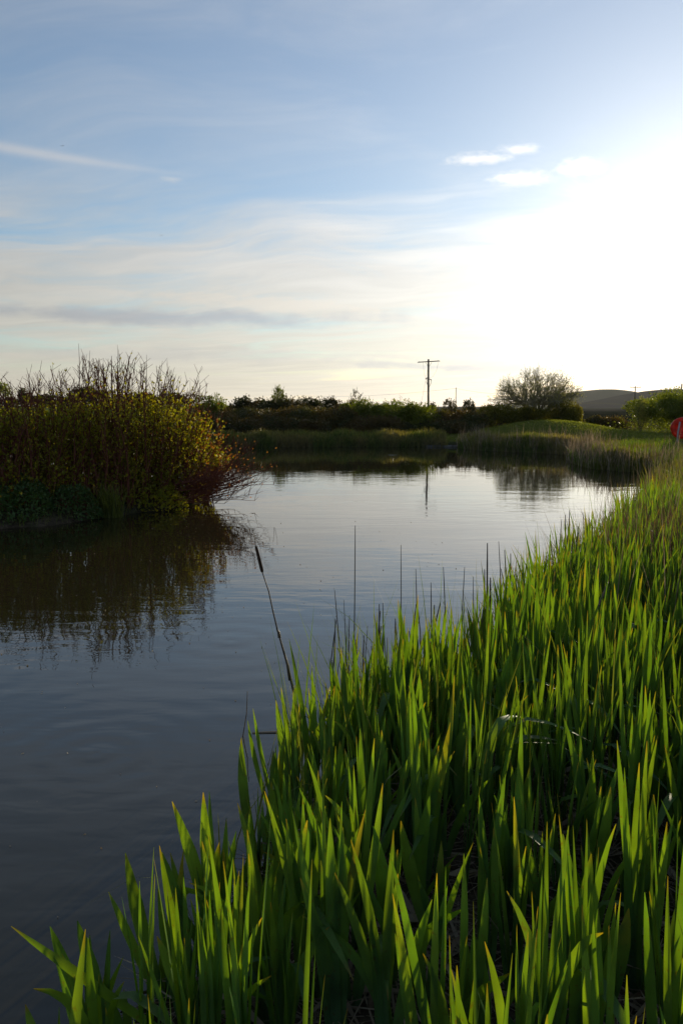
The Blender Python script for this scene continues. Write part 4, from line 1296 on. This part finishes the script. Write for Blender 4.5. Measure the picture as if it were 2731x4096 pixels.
# farther irises read as one mass
ar = np.array(rest)
rep = 6
b = np.repeat(ar[:, :2], rep, 0) + rng.normal(0, 0.035, (len(ar) * rep, 2))
b = np.concatenate([b, np.maximum(ground_z(b[:, 0], b[:, 1]), -0.08)[:, None]], 1)
n = len(b)
Lf = rng.uniform(0.42, 0.84, n) * np.where(pond_dist(b[:, 0], b[:, 1]) < 0.35, 1.15, 1.0)
g = Geo().blades(b, Lf, rng.uniform(0.011, 0.026, n), rng.normal(0, 0.8, n), rng.normal(0, 0.10, (n, 2)), rng.uniform(0, 0.12, n) * (rng.random(n) < 0.25), 7, 0.29, 0.12, 0.75)
tag(g.build('iris_bed', M['iris_mass'], None, True), 'dense far part of the iris bed reaching up the bank', 'iris', None, 'stuff')
# thin rushes mixed through the bed
b = view_keep(scatter(2200, -0.8, 4.6, 2.6, 9, -0.2, 2.4), 0.02)
reed_stuff('bed_rushes', 'thin rush blades mixed through the iris bed', b, 0.35, 0.85, 0.004, 0.009, 'grass', 0.22, 5, 0.3)

b = view_keep(scatter(9000, -0.3, 3.4, 3.4, 8.0, -0.22, 0.15), 0.02)[:420]
reed_stuff('edge_rushes', 'slender rush blades along the water side of the iris bed', b, 0.6, 1.05, 0.004, 0.008, 'reed', 0.16, 5, 0.22)

# ------------------------------------------------------------------ dead stalks standing in the bed
ORD = ['first', 'second', 'third', 'fourth', 'fifth', 'sixth', 'seventh', 'eighth', 'ninth', 'tenth', 'eleventh', 'twelfth', 'thirteenth', 'fourteenth', 'fifteenth', 'sixteenth', 'seventeenth', 'eighteenth', 'nineteenth', 'twentieth']
STEMS = sorted([((1420, 2102), (1412, 2860), 1.1), ((1603, 2180), (1600, 2780), 1.0), ((1662, 2275), (1655, 2760), 1.1), ((1772, 2268), (1742, 2700), 1.2), ((1857, 2268), (1835, 2680), 1.1),
                ((1948, 2172), (1945, 2740), 1.9), ((1960, 2310), (1952, 2740), 2.2), ((1993, 2165), (2010, 2640), 1.1), ((1338, 2360), (1372, 2800), 1.1), ((1345, 2480), (1335, 2840), 1.2),
                ((1580, 2480), (1590, 2800), 1.3), ((1455, 2540), (1452, 2850), 1.5), ((2260, 2060), (2245, 2480), 1.8), ((2245, 2075), (2215, 2480), 1.2), ((2355, 2070), (2345, 2440), 1.6),
                ((2090, 2270), (2080, 2640), 1.6), ((2430, 2330), (2280, 2760), 2.2), ((1375, 2400), (1395, 2800), 0.9)], key=lambda q: q[0][0])
for _ in range(46):
    fx = rng.uniform(1300, 2420)
    fy = np.interp(fx, [1300, 1500, 1800, 2050, 2300, 2420], [2880, 2800, 2720, 2600, 2420, 2300]) + rng.normal(0, 25)
    STEMS.append(((fx + rng.normal(0, 28), fy - rng.uniform(220, 430)), (fx, fy), rng.uniform(0.8, 1.9)))
STEMS.sort(key=lambda q: q[0][0])
for k, (tip, foot, w) in enumerate(STEMS):
    B = foot_point(*foot)
    T = at_depth(tip[0], tip[1], B[1] + rng.uniform(-0.05, 0.05)) - B
    bend = rng.normal(0, 0.012, 3)
    o = Geo().tube([(0, 0, -0.02), T * 0.3 + bend * 0.7, T * 0.6 + bend, T * 0.85 + bend * 0.4, T], [0.0046 * w, 0.0042 * w, 0.0034 * w, 0.0030 * w, 0.0018 * w], 6).build('dead_reed_stem', M['stem'], None, True, tuple(B))
    tag(o, 'bare brown dead reed stem, ' + nth(k) + ' from the left among those against the water', 'reed stem', 'dead reed stems against the water')
# a cattail leaning out over the water
B = foot_point(1215, 3010)
T = at_depth(1012, 2128, B[1])
root = thing('cattail', 'dead cattail with a dark brown seed head leaning left over the water', 'cattail', tuple(B))


def on_stalk(px, py):
    return at_depth(px, py, B[1]) - B


pts_ = [np.zeros(3)] + [on_stalk(*q) for q in ((1190, 2830), (1150, 2660), (1110, 2520), (1092, 2445), (1075, 2365), (1050, 2290))]
Geo().tube(pts_, [0.011, 0.0085, 0.0065, 0.0045, 0.0042, 0.0035, 0.0032], 8).build('stalk', M['stem'], root, True)
a, b_ = on_stalk(1050, 2290), on_stalk(1024, 2184)
f = np.array([0, 0.04, 0.15, 0.5, 0.85, 0.96, 1.0])[:, None]
Geo().tube(a + (b_ - a) * f, [0.003, 0.0085, 0.0100, 0.0095, 0.0085, 0.007, 0.003], 12).build('seed_head', M['cattail'], root, True)
Geo().tube([b_, (b_ + on_stalk(1014, 2130)) / 2, on_stalk(1012, 2128)], [0.0022, 0.0018, 0.001], 6).build('tip_spike', M['stem'], root, True)
for q0, q1 in (((1160, 2720), (1136, 2606)), ((1118, 2550), (1106, 2512))):
    Geo().tube([on_stalk(*q0), on_stalk((q0[0] + q1[0]) / 2 + 3, (q0[1] + q1[1]) / 2), on_stalk(*q1)], [0.010, 0.009, 0.004], 6).build('leaf_sheath', M['dry'], root, True)
# pale stalk standing in the water and a twig afloat beside it
B = on_level(966, 2945, 0.0)
T = at_depth(990, 2765, B[1]) - B
o = Geo().tube([(0, 0, -0.05), T * 0.5 + np.array([0.012, 0, 0]), T], [0.0035, 0.003, 0.002], 6).build('dead_reed_stem', M['dry'], None, True, tuple(B))
tag(o, 'short pale curved reed stalk standing alone in the water', 'reed stem')
a, b_ = on_level(1010, 2930, 0.004), on_level(1195, 2929, 0.006)
o = Geo().tube([np.zeros(3), (b_ - a) * 0.5 + np.array([0, 0.01, 0]), b_ - a], [0.003, 0.004, 0.004], 6).build('floating_twig', M['dry'], None, True, tuple(a))
tag(o, 'thin twig floating level on the water beside the irises', 'twig')
# dry straw lying among the feet of the irises
STRAW = [((1405, 3660), (1520, 3990), 2.0), ((1455, 3900), (1520, 3880), 3.0), ((1540, 3880), (1580, 4090), 1.4), ((1505, 3905), (1480, 4060), 3.4), ((1420, 3830), (1480, 3900), 2.0), ((1390, 3760), (1470, 3850), 1.6),
         ((2330, 3990), (2600, 4060), 1.6), ((2280, 3960), (2500, 4080), 1.4)]
for k, (q0, q1, w) in enumerate(sorted(STRAW)):
    A, Bq = foot_point(*q1), foot_point(*q0)
    A, Bq = A + np.array([0, 0, 0.02]), Bq + np.array([0, 0, 0.05 + 0.05 * rng.random()])
    if w > 1.9:
        Bq = at_depth(q0[0], q0[1], A[1] + 0.05)
    o = Geo().tube([np.zeros(3), (Bq - A) * 0.5 + np.array([0, 0, 0.01]), Bq - A], [0.003 * w, 0.003 * w, 0.002 * w], 6).build('dry_straw', M['dry'], None, True, tuple(A))
    tag(o, 'pale dry straw stalk lying at the bottom, ' + ORD[k] + ' from the left', 'straw', 'dry straw at the feet of the irises')
n = 9000
b = scatter(n, -0.7, 3.0, 1.2, 5.5, 0.0, 2.6)
n = len(b)
a = rng.uniform(0, 2 * np.pi, n)
ln = rng.uniform(0.06, 0.34, n)
e = b + np.stack([np.cos(a) * ln, np.sin(a) * ln, rng.normal(0.015, 0.035, n)], 1)
e[:, 2] = np.maximum(e[:, 2], ground_z(e[:, 0], e[:, 1]) + 0.004)
b[:, 2] += rng.uniform(0.003, 0.03, n)
g = Geo().sticks(b, e, rng.uniform(0.001, 0.004, n), 0.001, 4)
m_ = 2200
k = rng.integers(0, n, m_)
g.leaves(b[k] + np.array([0, 0, 0.012]), np.stack([rng.normal(0, 1, m_), rng.normal(0, 1, m_), rng.normal(0.05, 0.12, m_)], 1), rng.uniform(0.10, 0.34, m_), 0.07, 0.3)
tag(g.build('straw_litter', M['dry']), 'mat of dry straw and dead leaves on the dark bank', 'straw', None, 'stuff')


# ------------------------------------------------------------------ evening haze in the air
hm, nt, out = material('haze')
pv = node(nt, 'ShaderNodeVolumePrincipled', {'Color': (0.92, 0.94, 1.0, 1), 'Density': 0.00004, 'Anisotropy': 0.35})
nt.links.new(pv.outputs[0], out.inputs['Volume'])
g = Geo().box((200, 4300, 26), 13000, 9500, 84)
tag(g.build('haze', hm), 'thin evening haze over the land', 'haze', None, 'stuff')
